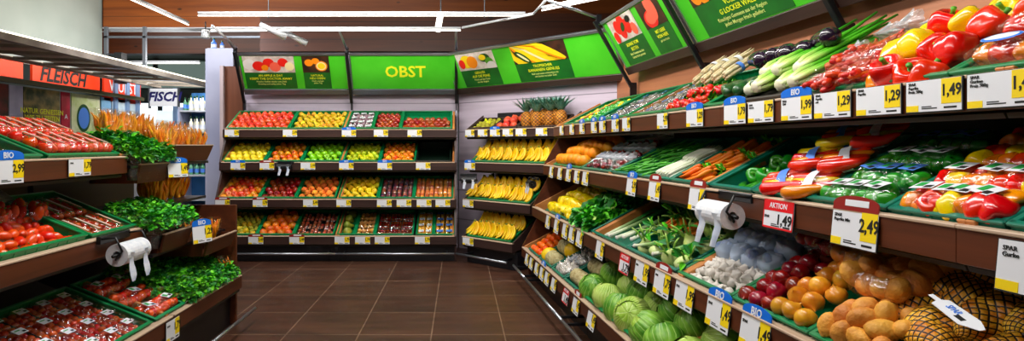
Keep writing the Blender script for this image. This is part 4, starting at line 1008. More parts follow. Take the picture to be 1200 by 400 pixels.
# white net label
p0, p1 = Vector((1.43, 1.81, 1.045)), Vector((1.39, 1.59, 1.005)); xa = (p1-p0).normalized(); za = Vector((-.25, -.2, 1)); za = (za-xa*za.dot(xa)).normalized(); ya9 = za.cross(xa)
LABM = T(*((p0+p1)/2)) @ Matrix((xa, ya9, za)).transposed().to_4x4() @ S(1.15)
b = MB(); vs = [(-.1, -.006, 0), (-.065, -.006, 0), (-.055, -.022, .0), (.06, -.026, 0), (.085, -.012, 0), (.1, -.004, 0), (.1, .008, 0), (.085, .014, 0), (.06, .022, 0), (-.055, .02, 0), (-.065, .006, 0), (-.1, .006, 0)]
vs2 = [(x, y, z+.0015) for x, y, z in vs]; n = len(vs); b.add(vs+vs2, [list(range(n))[::-1], list(range(n, 2*n))]+[[i, (i+1) % n, n+(i+1) % n, n+i] for i in range(n)], M_white)
thing('net_label', 'white tapered paper label lying on the netted potatoes', 'label', LABM, b.mesh('net_label'), [('label_lettering', text('SPAR', .022, m_labelb, .01), T(-.005, .002, .0022)), ('bar_code', MB().box(.02, .05, -.014, -.002, .0016, .0022, M_ink).mesh('bar_code'))])

# bottom shelf
c = Crate(Rd, 0, 616, 627, 'mandarins', mt=G); c.fill(MANDA, 'mandarin', 'small deep orange mandarin', 'mandarin', .038, heap=.06, zoff=.03)
c = Crate(Rd, 0, 628, 641, 'melons', mt=G)
k = 0
for j in range(3):
    for i in range(3):
        me, nm, ds = (MELY, 'yellow_melon', 'bright yellow melon') if (i+j) % 3 == 0 else (MEL, 'cantaloupe_melon', 'net skinned cantaloupe melon')
        thing(nm, f"{ds}, {ORD[i]} in {ROW[j]} row beside the mandarins", 'melon', at(c, .1+i*(c.w-.2)/2, .09+.18*j, .1+.01*j) @ rrot(), me[k % 3], group='melons'); k += 1
c = Crate(Rd, 0, 642, 655, 'wrapped salads', mt=G)
for j in range(3):
    for i in range(3): chili_bag(at(c, .1+i*(c.w-.2)/2, .1+.17*j, .1) @ R(rr(-1, 1)), f"clear bag of pale turnips, {ORD[i]} in {ROW[j]} row beside the melons", i+j*4, mesh=GARL[0], n=9, sx=.08, sy=.085, nm='turnip', tn='turnip_bag', group='turnip bags', rs=1.1)
c = Crate(Rd, 0, 656, 672, 'cauliflowers', mt=G)
for j in range(3):
    for i in range(3): thing('celeriac', f"rough pale celeriac root, {ORD[i]} in {ROW[j]} row beside the cabbages", 'celeriac', at(c, .1+i*(c.w-.2)/2, .1+.17*j, .1) @ rrot() @ S(.85), MEL[(i+j) % 3], group='celeriac roots')
def cab(M, label, seed, s=1.0, dark=False):
    body, lv = lib(('cab', seed % 3, dark), lambda: cabbage(m_cab if not dark else m_cabd, m_cab if not dark and seed % 2 else m_cabd, seed % 3))
    thing('white_cabbage' if not dark else 'green_cabbage', label, 'cabbage', M @ S(s), body, [('outer_leaf', l) for l in lv], 'cabbages')
for ci, (a, b_, nm) in enumerate(((673, 700, 'the far'), (701, 745, 'the middle'), (746, 830, 'the nearest'))):
    c = Crate(Rd, 0, a, b_, 'cabbages', mt=M_green, label=f"green crate of cabbages, {nm} one of three on the bottom shelf")
    nn = max(2, int(c.w/.215))
    for j in range(3):
        for i in range(nn):
            cab(at(c, .11+i*(c.w-.22)/(nn-1), .1+.19*j, .11+.02*((i+j) % 2)) @ Euler((rr(-.7, .7), rr(-.7, .7), rr(0, 6))).to_matrix().to_4x4(), f"{'pale' if (i+j) % 3 else 'dark outer leaved'} round cabbage, {ORD[i]} in {ROW[j]} row of {nm} cabbage crate", i+j*2, rr(1.02, 1.22), (i+j) % 3 == 0)

# tags of the vegetable display
top = [(659, 'yellow squash', 'plain', '', '1,29'), (671, 'squash crate', 'plain', '', '1,49'), (683, 'squash rim end', 'bio', '', '2,29'), (697, 'mushroom packs', 'bio', '', '1,99'), (707, 'mushroom crate', 'bio', '', '1,99'), (722, 'brown mushrooms', 'bio', '', '2,49'), (735, 'brown mushroom crate', 'plain', '', '1,99'), (777.5, 'asparagus', 'plain', '', '2,99'),
       (815.5, 'radishes', 'bio', '', '1,29'), (862.5, 'cucumbers', 'bio', '', '1,79'), (893, 'celery', 'plain', 'SPAR\nSellerie', '1,79'), (935, 'chillies', 'bio', 'SPAR\nChili', '1,99'), (977, 'clear chili bags', 'plain', 'SPAR\nPaprika\nrot', '1,29'), (1031, 'orange pepper', 'plain', 'SPAR\nPaprika\n', '1,29'), (1096, 'red peppers', 'plain', 'SPAR\nPaprika\nPreis 500g', '1,49'), (1176, 'wrapped peppers', 'plain', 'SPAR\nGurken\nPreis 500g', '1,49')]
for px, u, st, wd, pr in top: tag(Rd, 3, px, u, pr, wd, st, w=.2 if px > 800 else .16, h=.1, dz=.002)
sec = [(647, 'first oranges', 'plain', '1,29', 0), (657, 'second oranges', 'plain', '1,49', 0), (667, 'last oranges', 'bio', '1,99', 0), (677, 'first shallots', 'plain', '2,29', 0), (687, 'last shallots', 'plain', '1,79', 0), (741, 'beans', 'bio', '2,99', 0), (768, 'spring onions', 'maroon', '1,49', 0), (818, 'carrots', 'maroon', '1,49', 0)]
for px, u, st, pr, _q in sec: tag(Rd, 2, px, u, pr, '', st, w=.17, h=.12, dz=-.01, tiltx=-.12)
tag(Rd, 2, 914, 'pointed pepper packs', '1,49', 'SPAR', 'offer', w=.2, h=.12, dz=-.012, tiltx=-.1)
tag(Rd, 2, 1003, 'green pepper packs', '2,49', 'SPAR\nPaprika Mix', 'maroon', w=.21, h=.125, dz=-.012, tiltx=-.1)
tag(Rd, 2, 1232, 'cucumbers', '0,99', 'SPAR\nGurke', 'plain', w=.25, h=.13, dz=-.03, tiltx=-.1)
thr = [(643, 'first yellow peppers', 'plain'), (653, 'second yellow peppers', 'bio'), (663, 'first lettuce', 'plain'), (671, 'second lettuce', 'plain'), (680, 'last lettuce', 'plain'), (704, 'first leeks', 'plain'), (733, 'last leeks', 'offer'), (753, 'first kohlrabi', 'plain'), (777, 'last kohlrabi', 'maroon'), (803, 'garlic', 'plain'), (843, 'red onions', 'bio'), (886, 'golden onions', 'bio'), (965, 'loose potatoes', 'plain')]
for px, u, st in thr: tag(Rd, 1, px, u, rnd.choice(('1,99', '1,79', '1,49')), '' if px < 745 else 'SPAR', st, w=.17 if px < 740 else .2, h=.13, dz=-.02, tiltx=-.15)
bot = [(618.5, 'mandarins', 'plain'), (623.5, 'last mandarins', 'plain'), (630, 'melons', 'plain'), (636, 'yellow melons', 'bio'), (642, 'turnips', 'plain'), (650, 'turnip bags', 'plain'), (664, 'celeriac', 'offer'), (676, 'celeriac crate end', 'maroon'), (694, 'far cabbages', 'plain')]
for px, u, st in bot: tag(Rd, 0, px, u, '1,49', '', st, w=.17, h=.13, dz=-.02, tiltx=-.2)

# ---- bag dispensers
def dispenser(M, label, s=1.0, dark=False):
    """black bracket with a white bag roll, bags hang down"""
    ps = []
    b = MB()
    b.tube([(-.11, .02, .02), (-.11, -.06, .03), (-.11, -.09, -.03), (-.11, -.06, -.07)], .005, M_black, 6); b.tube([(.11, .02, .02), (.11, -.06, .03), (.11, -.09, -.03), (.11, -.06, -.07)], .005, M_black, 6)
    b.tube([(-.13, -.06, -.05), (.13, -.06, -.05)], .008, M_black, 8); b.box(-.12, .12, .0, .02, .0, .035, M_black, bev=.003)
    ps.append(('bracket', b.mesh('bracket')))
    r_ = MB(); n = 24; vs = []
    for x, ra in ((-.1, .018), (-.1, .05), (.1, .05), (.1, .018)):
        vs += [(x, -.06+math.cos(2*PI*k/n)*ra, -.05+math.sin(2*PI*k/n)*ra) for k in range(n)]
    fs = [[q*n+k, q*n+(k+1) % n, (q+1)*n+(k+1) % n, (q+1)*n+k] for q in range(3) for k in range(n)]+[[3*n+k, 3*n+(k+1) % n, (k+1) % n, k] for k in range(n)]
    r_.add(vs, fs, M_black if dark else mat('bag_roll_white', 'dfe4ee', 'f6f8fc', rough=.35, scale=40)); ps.append(('bag_roll', r_.mesh('bag_roll')))
    for x0 in (-.09, .03):
        q = MB(); vs = []
        for i in range(6):
            t = i/5; w = .045*(1-.25*t); vs += [(x0+.03-w/2+.006*math.sin(5*t), -.112+.01*math.sin(4*t), -.04-.13*t), (x0+.03+.004*math.sin(3*t), -.118+.008*math.sin(6*t), -.04-.13*t), (x0+.03+w/2+.006*math.sin(5*t), -.108+.01*math.sin(4*t), -.04-.13*t)]
        fs = [[i*3+k, i*3+k+1, i*3+k+4, i*3+k+3] for i in range(5) for k in range(2)]
        q.add(vs, fs, mat('bag_white', 'c8d4ea', 'eef2fa', rough=.3, scale=30), True); ps.append(('loose_bag', q.mesh('loose_bag')))
    thing('bag_dispenser', label, 'bag dispenser', M @ S(s), None, ps, 'plastic bag dispensers')
def disp_at(D, lev, px, label, s=1.0, dz=-.02, t=-.01, dark=False):
    tt, z = D.lv[lev]; dispenser(D.M(D.px(px, lev), tt+t, z+dz), label, s, dark)
disp_at(B, 2, 335, 'black bag dispenser with hanging bags, under the second shelf of red apples', .9, dark=True)
disp_at(Rd, 2, 862, 'black bag dispenser with a big white roll, beside the AKTION tag', 1.2, -.04)
dispenser(T(.12, 7.62, 1.1), 'black bag dispenser in the corner, beside the lower bananas', .9, True)
dispenser(Rd.M(.03, .15, 1.1), 'black bag dispenser over the yellow peppers', .9, True)

# ---- headers, walls
def wall(name, D, a, b, t, z0, z1, mt, th_=.08):
    m = MB(); m.box(0, b-a, 0, th_, 0, z1-z0, mt); struct(name, m.mesh(name), D.M(a, t, z0))
wall('wall_back', B, 0, 3.11, 1.1, 0, 2.85, M_lamw)
wall('wall_corner', Mi, -.8, 1.85, .75, 0, 2.85, M_lamw, .02)
wall('wall_right', Rd, -.02, 6.6, 1.1, 0, 2.9, M_lamr)
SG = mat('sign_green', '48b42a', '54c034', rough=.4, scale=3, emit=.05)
SD = mat('sign_dark_green', '12561c', '1a6a22', rough=.5, scale=5)
SY = mat('sign_yellow', 'ecf03c', rough=.5)
SYd = mat('sign_pale_yellow', 'd8e48a', rough=.5)
PB = {k: mat('photo_'+k, v[0], v[1], rough=.5, scale=9) for k, v in dict(pale=('b8a8a0', 'f0e8e0'), dark=('1c1410', '4a2c1c'), brown=('5a3c28', '8a5a3c')).items()}
def disc(b, x, y, rx, ry, mt, z=.006, n=22, a=0, th_=.0003, clip=None):
    vs = [(x, y, z+th_)]+[(x+math.cos(2*PI*k/n)*rx*math.cos(a)-math.sin(2*PI*k/n)*ry*math.sin(a), y+math.cos(2*PI*k/n)*rx*math.sin(a)+math.sin(2*PI*k/n)*ry*math.cos(a), z) for k in range(n)]
    if clip: vs = [(min(max(v[0], clip[0]), clip[1]), min(max(v[1], clip[2]), clip[3]), v[2]) for v in vs]
    b.add(vs, [[0, 1+k, 1+(k+1) % n] for k in range(n)], mt)
P_ = {k: mat('print_'+k, v, rough=.5) for k, v in dict(red='d8281c', orange='f4901c', yellow='f8d428', green='5aa02c', dgreen='1c4a1c', white='f0ece8', pink='f0705a', black='141010', cream='f4e8b8').items()}
def poster(parts, x, w, Hh, y0, y1, bg, art, lines, split=.5):
    b = MB(); b.box(x, x+w, y0, y1, .003, .006, SD); b.box(x, x+w, y0+(y1-y0)*split, y1, .006, .008, PB[bg])
    g = MB(); ph = (y1-y0)*(1-split); yb = y0+(y1-y0)*split
    for i, (cx, cy, rx, ry, col, a) in enumerate(art): disc(g, x+cx*w, yb+cy*ph, rx*w, ry*w, P_[col], .0085+i*.0007, a=a, clip=(x, x+w, yb, y1))
    sub = [('fruit_picture', g.mesh('fruit_picture'))]
    yy = y0+(y1-y0)*split-.03
    for s_, sz, mt_ in lines:
        sub.append(('lettering', text(s_, sz, mt_, .006), T(x+w/2, yy-sz*.4, .0068))); yy -= sz*1.05
    parts.append(('poster', b.mesh('poster'), None, None, sub))
def sign(D, a, b, label, content, t0=.98, t1=.70, z0=2.29, z1=2.77, lamp=True):
    Hh = math.hypot(t0-t1, z1-z0); w = b-a; ang = math.atan2(z1-z0, t0-t1)  # leaning out at the top
    M = D.M(a, t0, z0) @ R(PI-ang, 'X')
    # after the rotation local y runs up the panel, local z faces the shopper (out and down)
    ps = []
    p = MB(); p.box(.012, w-.012, .02, Hh-.02, -.012, .003, SG); ps.append(('panel', p.mesh('panel')))
    f = MB(); f.box(0, w, Hh-.025, Hh+.01, -.03, .02, M_steel, bev=.003); f.box(0, .014, 0, Hh, -.03, .012, M_steel); f.box(w-.014, w, 0, Hh, -.03, .012, M_steel); ps.append(('frame', f.mesh('frame')))
    f = MB(); f.box(0, w, -.06, .02, -.05, .03, M_fas_b if D is not B else M_grey, bev=.004); ps.append(('bottom_rail', f.mesh('bottom_rail')))
    content(ps, w, Hh)
    thing('header_sign', label, 'sign', M, None, ps, 'green header signs')
    return M
def c_apple(ps, w, H_):
    poster(ps, .05, .72, H_, .028, H_-.035, 'pale', [(.12, .5, .13, .11, 'white', 0), (.3, .4, .12, .1, 'red', 0), (.5, .6, .11, .09, 'red', 0), (.62, .35, .11, .1, 'pink', 0), (.78, .62, .1, .09, 'red', 0), (.9, .38, .09, .09, 'cream', 0), (.42, .3, .07, .06, 'orange', 0)],
           [('AN APPLE A DAY', .045, SY), ('KEEPS THE DOCTOR AWAY', .048, SY), ('Frische Vielfalt direkt vom Feld', .034, SYd), ('Knackig und saftig jeden Tag', .034, SYd)])
    poster(ps, .88, .38, H_, .028, H_-.035, 'dark', [(.25, .6, .16, .14, 'orange', 0), (.5, .7, .14, .12, 'orange', 0), (.7, .4, .22, .2, 'orange', 0), (.7, .4, .18, .16, 'cream', 0), (.7, .4, .14, .12, 'yellow', 0)], [('NATURAL', .04, SY), ('NEU OBEN', .045, SY), ('frisch und gut', .03, SYd), ('jeden Tag', .03, SYd)])
def c_obst(ps, w, H_):
    ps.append(('lettering', text('OBST', .235, SY, .022), T(w*.52, H_*.5, .005)))
def c_mid(ps, w, H_):
    poster(ps, .22, .68, H_, .028, H_-.035, 'pale', [(.25, .5, .16, .14, 'yellow', 0), (.4, .45, .14, .13, 'orange', .2), (.75, .62, .14, .09, 'dgreen', 0), (.7, .65, .09, .06, 'yellow', 0), (.85, .4, .1, .08, 'green', 0), (.12, .4, .08, .1, 'red', 0), (.88, .12, .12, .1, 'white', 0)],
           [('GENUSS', .05, SY), ('AUF DIE FEINE', .05, SY), ('Frisch auf den Tisch', .035, SYd), ('aus der Region', .035, SYd)])
    poster(ps, 1.2, .82, H_, .028, H_-.035, 'dark', [(.1, .15, .05, .4, 'yellow', .95), (.3, .3, .055, .5, 'orange', .95), (.33, .36, .05, .5, 'yellow', .95), (.42, .5, .05, .5, 'cream', 1.0), (.46, .56, .05, .5, 'yellow', 1.0), (.56, .72, .05, .45, 'orange', 1.05), (.6, .76, .05, .42, 'yellow', 1.05), (.2, .35, .05, .16, 'dgreen', .9), (.2, .35, .02, .12, 'cream', .9)],
           [('TROPISCHER', .05, SY), ('BANANEN GENUSS', .055, SY), ('Reif und suess schmecken sie', .034, SYd), ('am besten zu jeder Zeit', .034, SYd)])
def c_r1(ps, w, H_):
    poster(ps, .12, .62, H_, .028, H_-.035, 'pale', [(.3, .6, .13, .12, 'red', 0), (.5, .75, .13, .12, 'red', 0), (.65, .5, .14, .12, 'red', 0), (.42, .35, .12, .11, 'red', 0), (.85, .3, .1, .1, 'pink', 0), (.12, .25, .1, .1, 'red', 0), (.5, .55, .1, .05, 'dgreen', .6), (.78, .75, .09, .05, 'black', .2)],
           [('SONNE VOM', .05, SY), ('BESTEN', .05, SY), ('Rote Tomaten aus dem', .034, SYd), ('Garten frisch geerntet', .034, SYd)])
    poster(ps, .86, .42, H_, .028, H_-.035, 'dark', [(.4, .3, .28, .2, 'red', 0), (.6, .7, .2, .3, 'pink', .2), (.42, .35, .22, .14, 'pink', 0)], [('MIT LIEBE', .045, SY), ('VON HIER', .045, SY), ('gut und frisch', .03, SYd)])
def c_r2(ps, w, H_):
    poster(ps, .2, 1.0, H_, .028, H_-.035, 'dark', [(.1, .3, .07, .07, 'orange', 0), (.2, .25, .07, .07, 'orange', 0), (.1, .6, .06, .06, 'yellow', 0), (.25, .55, .07, .06, 'orange', 0), (.4, .35, .07, .05, 'red', .3), (.55, .5, .06, .06, 'white', 0), (.7, .4, .08, .06, 'green', 0), (.85, .5, .07, .07, 'red', 0)],
           [('VOLL MIT', .055, SY), ('G LOCKER WALD', .055, SY), ('Knackiges Gemuese aus der Region', .04, SYd), ('jeden Morgen frisch geliefert', .04, SYd)])
signM = []
signM.append(sign(B, .05, 1.555, 'green header sign with apple and orange posters', c_apple)); sign(B, 1.60, 3.08, 'green header sign reading OBST in yellow letters', c_obst)
sign(Mi, -.02+(-.04-.033)/1.0*0-.72, 1.92, 'green header sign with pepper and banana posters over the corner', c_mid, t0=.65, t1=.37)
s0 = Rd.px(735, t=.98)
r1 = sign(Rd, s0+.02, s0+1.50, 'green header sign with tomato and melon posters', c_r1)
sign(Rd, s0+1.54, s0+3.03, 'green header sign with the wide vegetable poster and yellow writing', c_r2)
sign(Rd, s0+3.07, s0+4.5, 'green header sign over the nearest bay, with vegetable poster', c_r2)
# arms holding signs and light rails
def arm(D, s, label, t0=.98, t1=.7, rail_t=.1, zr=2.99, z0=2.29, z1=2.77):
    b = MB(); b.tube([(0, rail_t, zr), (0, t1-.03, z1+.05)], .016, M_steel, 6); b.box(-.02, .02, t1-.05, t1+.0, z1-.02, z1+.08, M_black)
    p = MB(); L_ = math.hypot(t0-t1, z1-z0)
    Mx = T(0, t0-.03, z0) @ R(PI-math.atan2(z1-z0, t0-t1), 'X'); p.box(-.02, .02, -.2, L_+.03, .012, .045, M_black, Mx, bev=.004)
    q = MB(); q.box(-.008, .008, t0+.03, t0+.1, 2.0, 2.15, M_black); q.tube([(0, t0+.045, 1.75), (0, t0+.06, 2.15)], .006, M_steel, 6)
    thing('sign_bracket', label, 'bracket', D.M(s, 0, 0), None, [('rail_arm', b.mesh('rail_arm')), ('post', p.mesh('post')), ('wall_hook', q.mesh('wall_hook'))], 'sign brackets')
arm(B, .03, 'black sign bracket with steel arm beside the apple poster'); arm(B, 1.578, 'black sign bracket between the apple poster and OBST sign'); arm(B, 3.09, 'black sign bracket at the corner beside OBST sign')
for s, l in ((s0, 'black sign bracket in the corner beside the tomato poster'), (s0+1.52, 'black sign bracket between the tomato and vegetable posters'), (s0+3.05, 'black sign bracket above the bagged chillies'), (s0+4.52, 'black sign bracket nearest, above wrapped peppers')):
    arm(Rd, s, l, rail_t=.14)

# ---- light rails (lamps)
M_lamp = mat('lamp_tube', 'ffffff', emit=3, emitc='fff6e8')
M_rail = mat('rail_white', 'd8dce2', rough=.3, metal=.3)
def light_rail(pts, label, r=.016, glow=True, group='suspended light rails'):
    b = MB(); b.tube([(p[0], p[1], p[2]+.02) for p in pts], r, M_rail, 8)
    ps = [('rail', b.mesh('rail'))]
    if glow:
        g = MB(); g.tube([(p[0], p[1], p[2]-.012) for p in pts], r*.55, M_lamp, 8); ps.append(('lamp', g.mesh('lamp')))
    thing('light_rail', label, 'light rail', None, None, ps, group)
light_rail([(-3.08, 7.05, 3.04), (.78, 7.05, 3.04)], 'white light rail in front of the back display, nearer of two')
light_rail([(-3.2, 7.7, 2.99), (.02, 7.7, 2.99)], 'white light rail in front of the signs over the back display')
light_rail([(.04, 7.68, 2.99), (.853, 6.87, 2.99)], 'short angled rail over the corner display', glow=False)
rp = [(1.44-.0857*y, y, 2.99) for y in (6.83, .6)]
light_rail(rp, 'long dark rail in front of the vegetable display signs', glow=False, r=.014)
light_rail([(.914, 6.6, 3.0), (1.6, 5.9, 3.0)], 'short angled light tube in front of the tomato poster')
light_rail([(-3.33, 1.0, 2.99), (-3.33, 7.35, 2.99)], 'long light rail running towards the meat counter')
light_rail([(-3.1, 7.5, 2.98), (-3.08, 8.25, 2.83)], 'short arm joining light rail to the apple sign', glow=False)
# spotlight
def spot(M, label):
    b = MB(); b.ball(lathe_fn(.05, [(0, 1.3), (.6, 1.25), (.9, .8), (1, 0), (1.05, -.9), (.8, -1), (0, -.9)]), M_rail, 14, 8)
    y = MB(); y.tube([(0, 0, .06), (0, 0, .16)], .008, M_black, 6)
    g = MB(); disc(g, 0, 0, .042, .042, M_lamp, -.052)
    thing('spotlight', label, 'spotlight', M, None, [('housing', b.mesh('housing')), ('yoke', y.mesh('yoke')), ('lens', g.mesh('lens'), R(PI, 'X') @ T(0, 0, 0))], 'spotlights')
spot(T(-3.12, 7.35, 2.86), 'small white spotlight hanging at the rail corner')
for i, (x, y) in enumerate(((-2.35, 7.45), (-2.2, 7.9))):
    b = MB(); b.tube([(x-.12, y-.05, 3.0), (x+.16, y+.1, 2.86)], [.03, .045], M_rail, 12); g = MB(); disc(g, 0, 0, .035, .035, M_lamp)
    thing('spotlight', ('slim white spotlight tilted over the apple sign', 'second slim spotlight tilted over the apple sign')[i], 'spotlight', None, None, [('housing', b.mesh('housing'))], 'spotlights')
b = MB(); b.tube([(-.28, 7.75, 2.98), (-.24, 7.8, 3.22)], .04, M_lamp, 10); thing('spotlight', 'bright standing spotlight tube above the OBST sign', 'spotlight', None, None, [('lamp', b.mesh('lamp')), ('mount', MB().tube([(-.24, 7.8, 3.2), (-.24, 7.8, 5.1)], .008, M_grey, 6).mesh('mount'))], 'spotlights')
for i, (x, y) in enumerate(((-2.25, 7.05), (.3, 7.05), (-3.33, 5.2))):
    thing('suspension_wire', ('thin steel wire holding the light rail over the apple sign', 'thin steel wire holding the light rail over OBST corner', 'thin steel wire holding the long light rail')[i], 'wire', None, MB().tube([(x, y, 3.0), (x, y, 5.2)], .006, M_grey, 6).mesh('suspension_wire'))

# ---- Ld : tomato display
def yL(px, lev): return Ld.px(px, lev)
LE = 2.78
for (a, b_, l) in ((0, 1.35, 'chestnut shelf unit of the tomato display, nearest bay'), (1.35, LE, 'chestnut shelf unit of the tomato display beside the herbs')):
    shelf_unit(Ld, a, b_, l, depth=.95, group='tomato shelf units', ends=(False, False), spans=None, tilt=math.radians(22), rail=True)
TL = math.radians(22)
def LC(lev, a, b, what, **k): return Crate(Ld, lev, a, b, what, px=False, tilt=TL, **k)
# top: vine tomato packs
c = LC(2, 2.1, 2.75, 'vine tomato packs', floor=.035)
k = 0
M_beige = mat('beige_strip', 'c8b8a0', rough=.5)
def vine_pack(M, label, seed, L_=.24, n=6, group='vine tomato packs', me=None, w=.1, sc=1.0, band=M_beige):
    ps = []
    b = MB(); b.box(-w/2, w/2, -L_/2, L_/2, 0, .004, m_tray); b.box(-w/2, -w/2+.003, -L_/2, L_/2, 0, .02, m_tray); b.box(w/2-.003, w/2, -L_/2, L_/2, 0, .02, m_tray); ps.append(('tray', b.mesh('tray')))
    for i in range(n): ps.append(('tomato', rnd.choice(me or TOM), T((-1 if i % 2 else 1)*w*.22, -L_/2+L_*(i//2+.5)/(n/2), .036) @ rdup(.6) @ S(sc)))
    v = MB(); v.tube([(0, -L_/2+.02, .06), (.005, 0, .066), (0, L_/2-.02, .06)], .003, M_stem, 5); ps.append(('vine', v.mesh('vine')))
    f = MB(); f.box(-w/2, w/2, -L_/2, L_/2, .015, .074, M_film, bev=.018); ps.append(('film', f.mesh('film')))
    q = MB(); q.box(-.009, .009, -L_/2+.03, L_/2-.05, .0745, .0755, band); ps.append(('paper_strip', q.mesh('paper_strip'), None, 'pale paper strip'))
    thing('tomato_pack', label, 'tomato pack', M, None, ps, group)
for j in range(2):
    for i in range(6): vine_pack(c.M @ T(.065+i*(c.w-.13)/5, .14+.26*j, .045+(.04 if j == 0 else .03)) @ R(rr(-.06, .06)), f"film wrapped vine tomato pack, {ORD[i]} in {ROW[j]} row, topmost crate", k, sc=1.05); k += 1
c = LC(2, 1.45, 2.06, 'small tomato packs', floor=.02)
punnets(c, CTOM, 8, 'clear punnet of small red tomatoes', 'tomato', 5, 4, M_white, r=.024, h=.05)
c = LC(2, .3, 1.0, 'cherry tomatoes', floor=.02)
# middle
c = LC(1, 1.36, 2.27, 'loose plum tomatoes', floor=.02, h=.15, top=.03)
c.fill(PTOM, 'plum_tomato', 'bright red plum tomato', 'tomato', .033, heap=.03, zoff=.05, y1=.4, group='loose plum tomatoes')
for i in range(4):
    chili_bag(c.M @ T(.22+.22*i, .34, .15) @ R(rr(-.4, .4)), f"clear bag of red tomatoes with blue label, {ORD[i]} behind loose plum tomatoes", i, mesh=PTOM[0], n=12, sx=.11, sy=.1, nm='plum_tomato', tn='tomato_bag', group='tomato bags')
c = LC(1, 2.31, 2.76, 'cocktail tomato packs', floor=.035)
k = 0
for j in range(2):
    for i in range(4): vine_pack(c.M @ T(.06+i*(c.w-.12)/3, .15+.26*j, .03) @ R(rr(-.05, .05)), f"cocktail tomato pack with white strip, {ORD[i]} in {ROW[j]} row, middle shelf", k, me=CTOM, n=8, w=.09, group='cocktail tomato packs', sc=1.15); k += 1
# bottom
c = LC(0, 1.7, 2.59, 'labelled tomato punnets', floor=.03)
k = 0
punnets(c, CTOM, 12, 'tomato punnet with green white label', 'tomato', 5, 4, M_white, r=.024, h=.06, lmn=(.07, .045), labf=lambda i, j: M_white)
c = LC(0, 2.63, 3.02, 'tomato bags', floor=.03)
k = 0
for j in range(3):
    for i in range(3):
        flat_pack(c.M @ T(.09+i*(c.w-.16)/2, .1+.17*j, .09) @ R(rr(-.15, .15)), f"film pack of bright red tomatoes, {ORD[i]} in {ROW[j]} row, bottom shelf beside parsley", TOM, 6, 'tomato', k, M_white if (i+j) % 2 == 0 else None, 'bottom shelf tomato packs', w=.13, d=.15, sc=.9, tn='tomato_pack'); k += 1
c = LC(0, .8, 1.66, 'dark tomato punnets', floor=.03)
punnets(c, CTOM, 9, 'shaded punnet of dark tomatoes', 'tomato', 4, 3, M_white, r=.024, h=.06)
tag(Ld, 2, yL(7, 2), 'small red tomatoes', '2,99', 'SPAR', 'bio', w=.2, h=.11, dz=-.0, is_px=False); tag(Ld, 2, yL(92, 2), 'vine tomatoes', '1,79', 'SPAR', 'plain', w=.19, is_px=False)
tag(Ld, 0, yL(201, 0), 'bright tomato packs', '1,79', 'SPAR', 'plain', w=.17, h=.13, dz=-.03, is_px=False)
dispenser(Ld.M(yL(130, 1), .16, .95), 'black bag dispenser with white roll, under the cocktail tomatoes', 1.25)

# herb bay: stepped brown troughs on a black stand
def trough(M, w, d, h, label, sl=.04):
    b = MB(); t = .015
    vs = [(0, -sl, h), (w, -sl, h), (w-.03, 0, 0), (.03, 0, 0), (0, -sl+t, h), (w, -sl+t, h), (w-.03, t, 0), (.03, t, 0)]
    b.add(vs, [[0, 3, 2, 1], [4, 5, 6, 7], [0, 1, 5, 4], [2, 3, 7, 6], [1, 2, 6, 5], [3, 0, 4, 7]], M_fas_r)
    b.box(.03, w-.03, t, d, 0, t, M_fas_r); b.box(.015, .03, t, d, 0, h, M_fas_r); b.box(w-.03, w-.015, t, d, 0, h, M_fas_r); b.box(.015, w-.015, d-t, d, 0, h, M_fas_r)
    e = MB(); e.box(.0, w, -sl-.003, -sl+t+.003, h, h+.008, M_trim); 
    thing('wooden_trough', label, 'trough', M, None, [('box', b.mesh('box')), ('rim_strip', e.mesh('rim_strip'))], 'brown herb troughs')
y0 = LE+.02; y1 = 3.98
b = MB(); b.box(y0, y1, .90, .94, 0, 1.5, M_dark); p2 = MB(); p2.box(y0, y1, .1, .7, 0, .25, M_dark)
e = MB(); e.box(y1, y1+.03, .05, .7, .0, 1.0, M_fas_r, bev=.004)
brc = MB()
for zz, tt in ((1.37, .28), (.80, .14), (1.08, .3)): brc.box(y0, y1, tt, .62, zz-.02, zz, M_dark)
f3 = MB(); f3.box(y0, y1, 0, .022, .31, .41, M_fas_r, bev=.003)
t3 = MB(); t3.box(y0, y1, -.004, .05, .41, .42, M_trim, bev=.003)
bt = MB(); bt.box(y0, y1, .02, .62, .28, .30, M_carton)
rl = MB(); rl.tube([(y0, -.1, .13), (y1+.03, -.1, .13)], .014, M_steel, 8)
thing('herb_stand', 'stepped dark stand of brown troughs full of potted herbs', 'herb stand', Ld.M(0, 0, 0), None, [('back_board', b.mesh('back_board')), ('plinth', p2.mesh('plinth')), ('end_panel', e.mesh('end_panel')), ('step', brc.mesh('step')), ('shelf_fascia', f3.mesh('shelf_fascia')), ('edge_trim', t3.mesh('edge_trim')), ('shelf_board', bt.mesh('shelf_board')), ('bumper_rail', rl.mesh('bumper_rail'))])
trough(Ld.M(2.83, .27, 1.25), .42, .3, .12, 'brown trough of leafy herbs beside vine tomatoes')
trough(Ld.M(3.3, .27, 1.375), .66, .3, .12, 'topmost brown trough holding the carrot bunches')
trough(Ld.M(2.84, .12, .80), .42, .36, .12, 'brown sloping trough under the dark basil pots')
trough(Ld.M(3.36, .06, .68), .56, .36, .11, 'low brown trough of carrots beside the end panel')
HERB = [leafy(330, m_herb, .085, .13, .026, seed=s_, mt2=m_herbd, narrow=.9).mesh('foliage') for s_ in (1, 2, 3)]
HERBD = [leafy(220, m_herbd, .095, .15, .038, seed=s_, mt2=m_herb, narrow=.8).mesh('foliage') for s_ in (4, 5, 6)]
POTM = lib('pot', lambda: MB().tube([(0, 0, 0), (0, 0, .07)], [.035, .045], mat('pot_dark', '26282c', rough=.5), 12).mesh('pot'))
SLV = lib('slv', lambda: MB().tube([(0, 0, .0), (0, 0, .08), (0, 0, .17)], [.04, .06, .095], M_film, 16, cap=False).mesh('sleeve'))
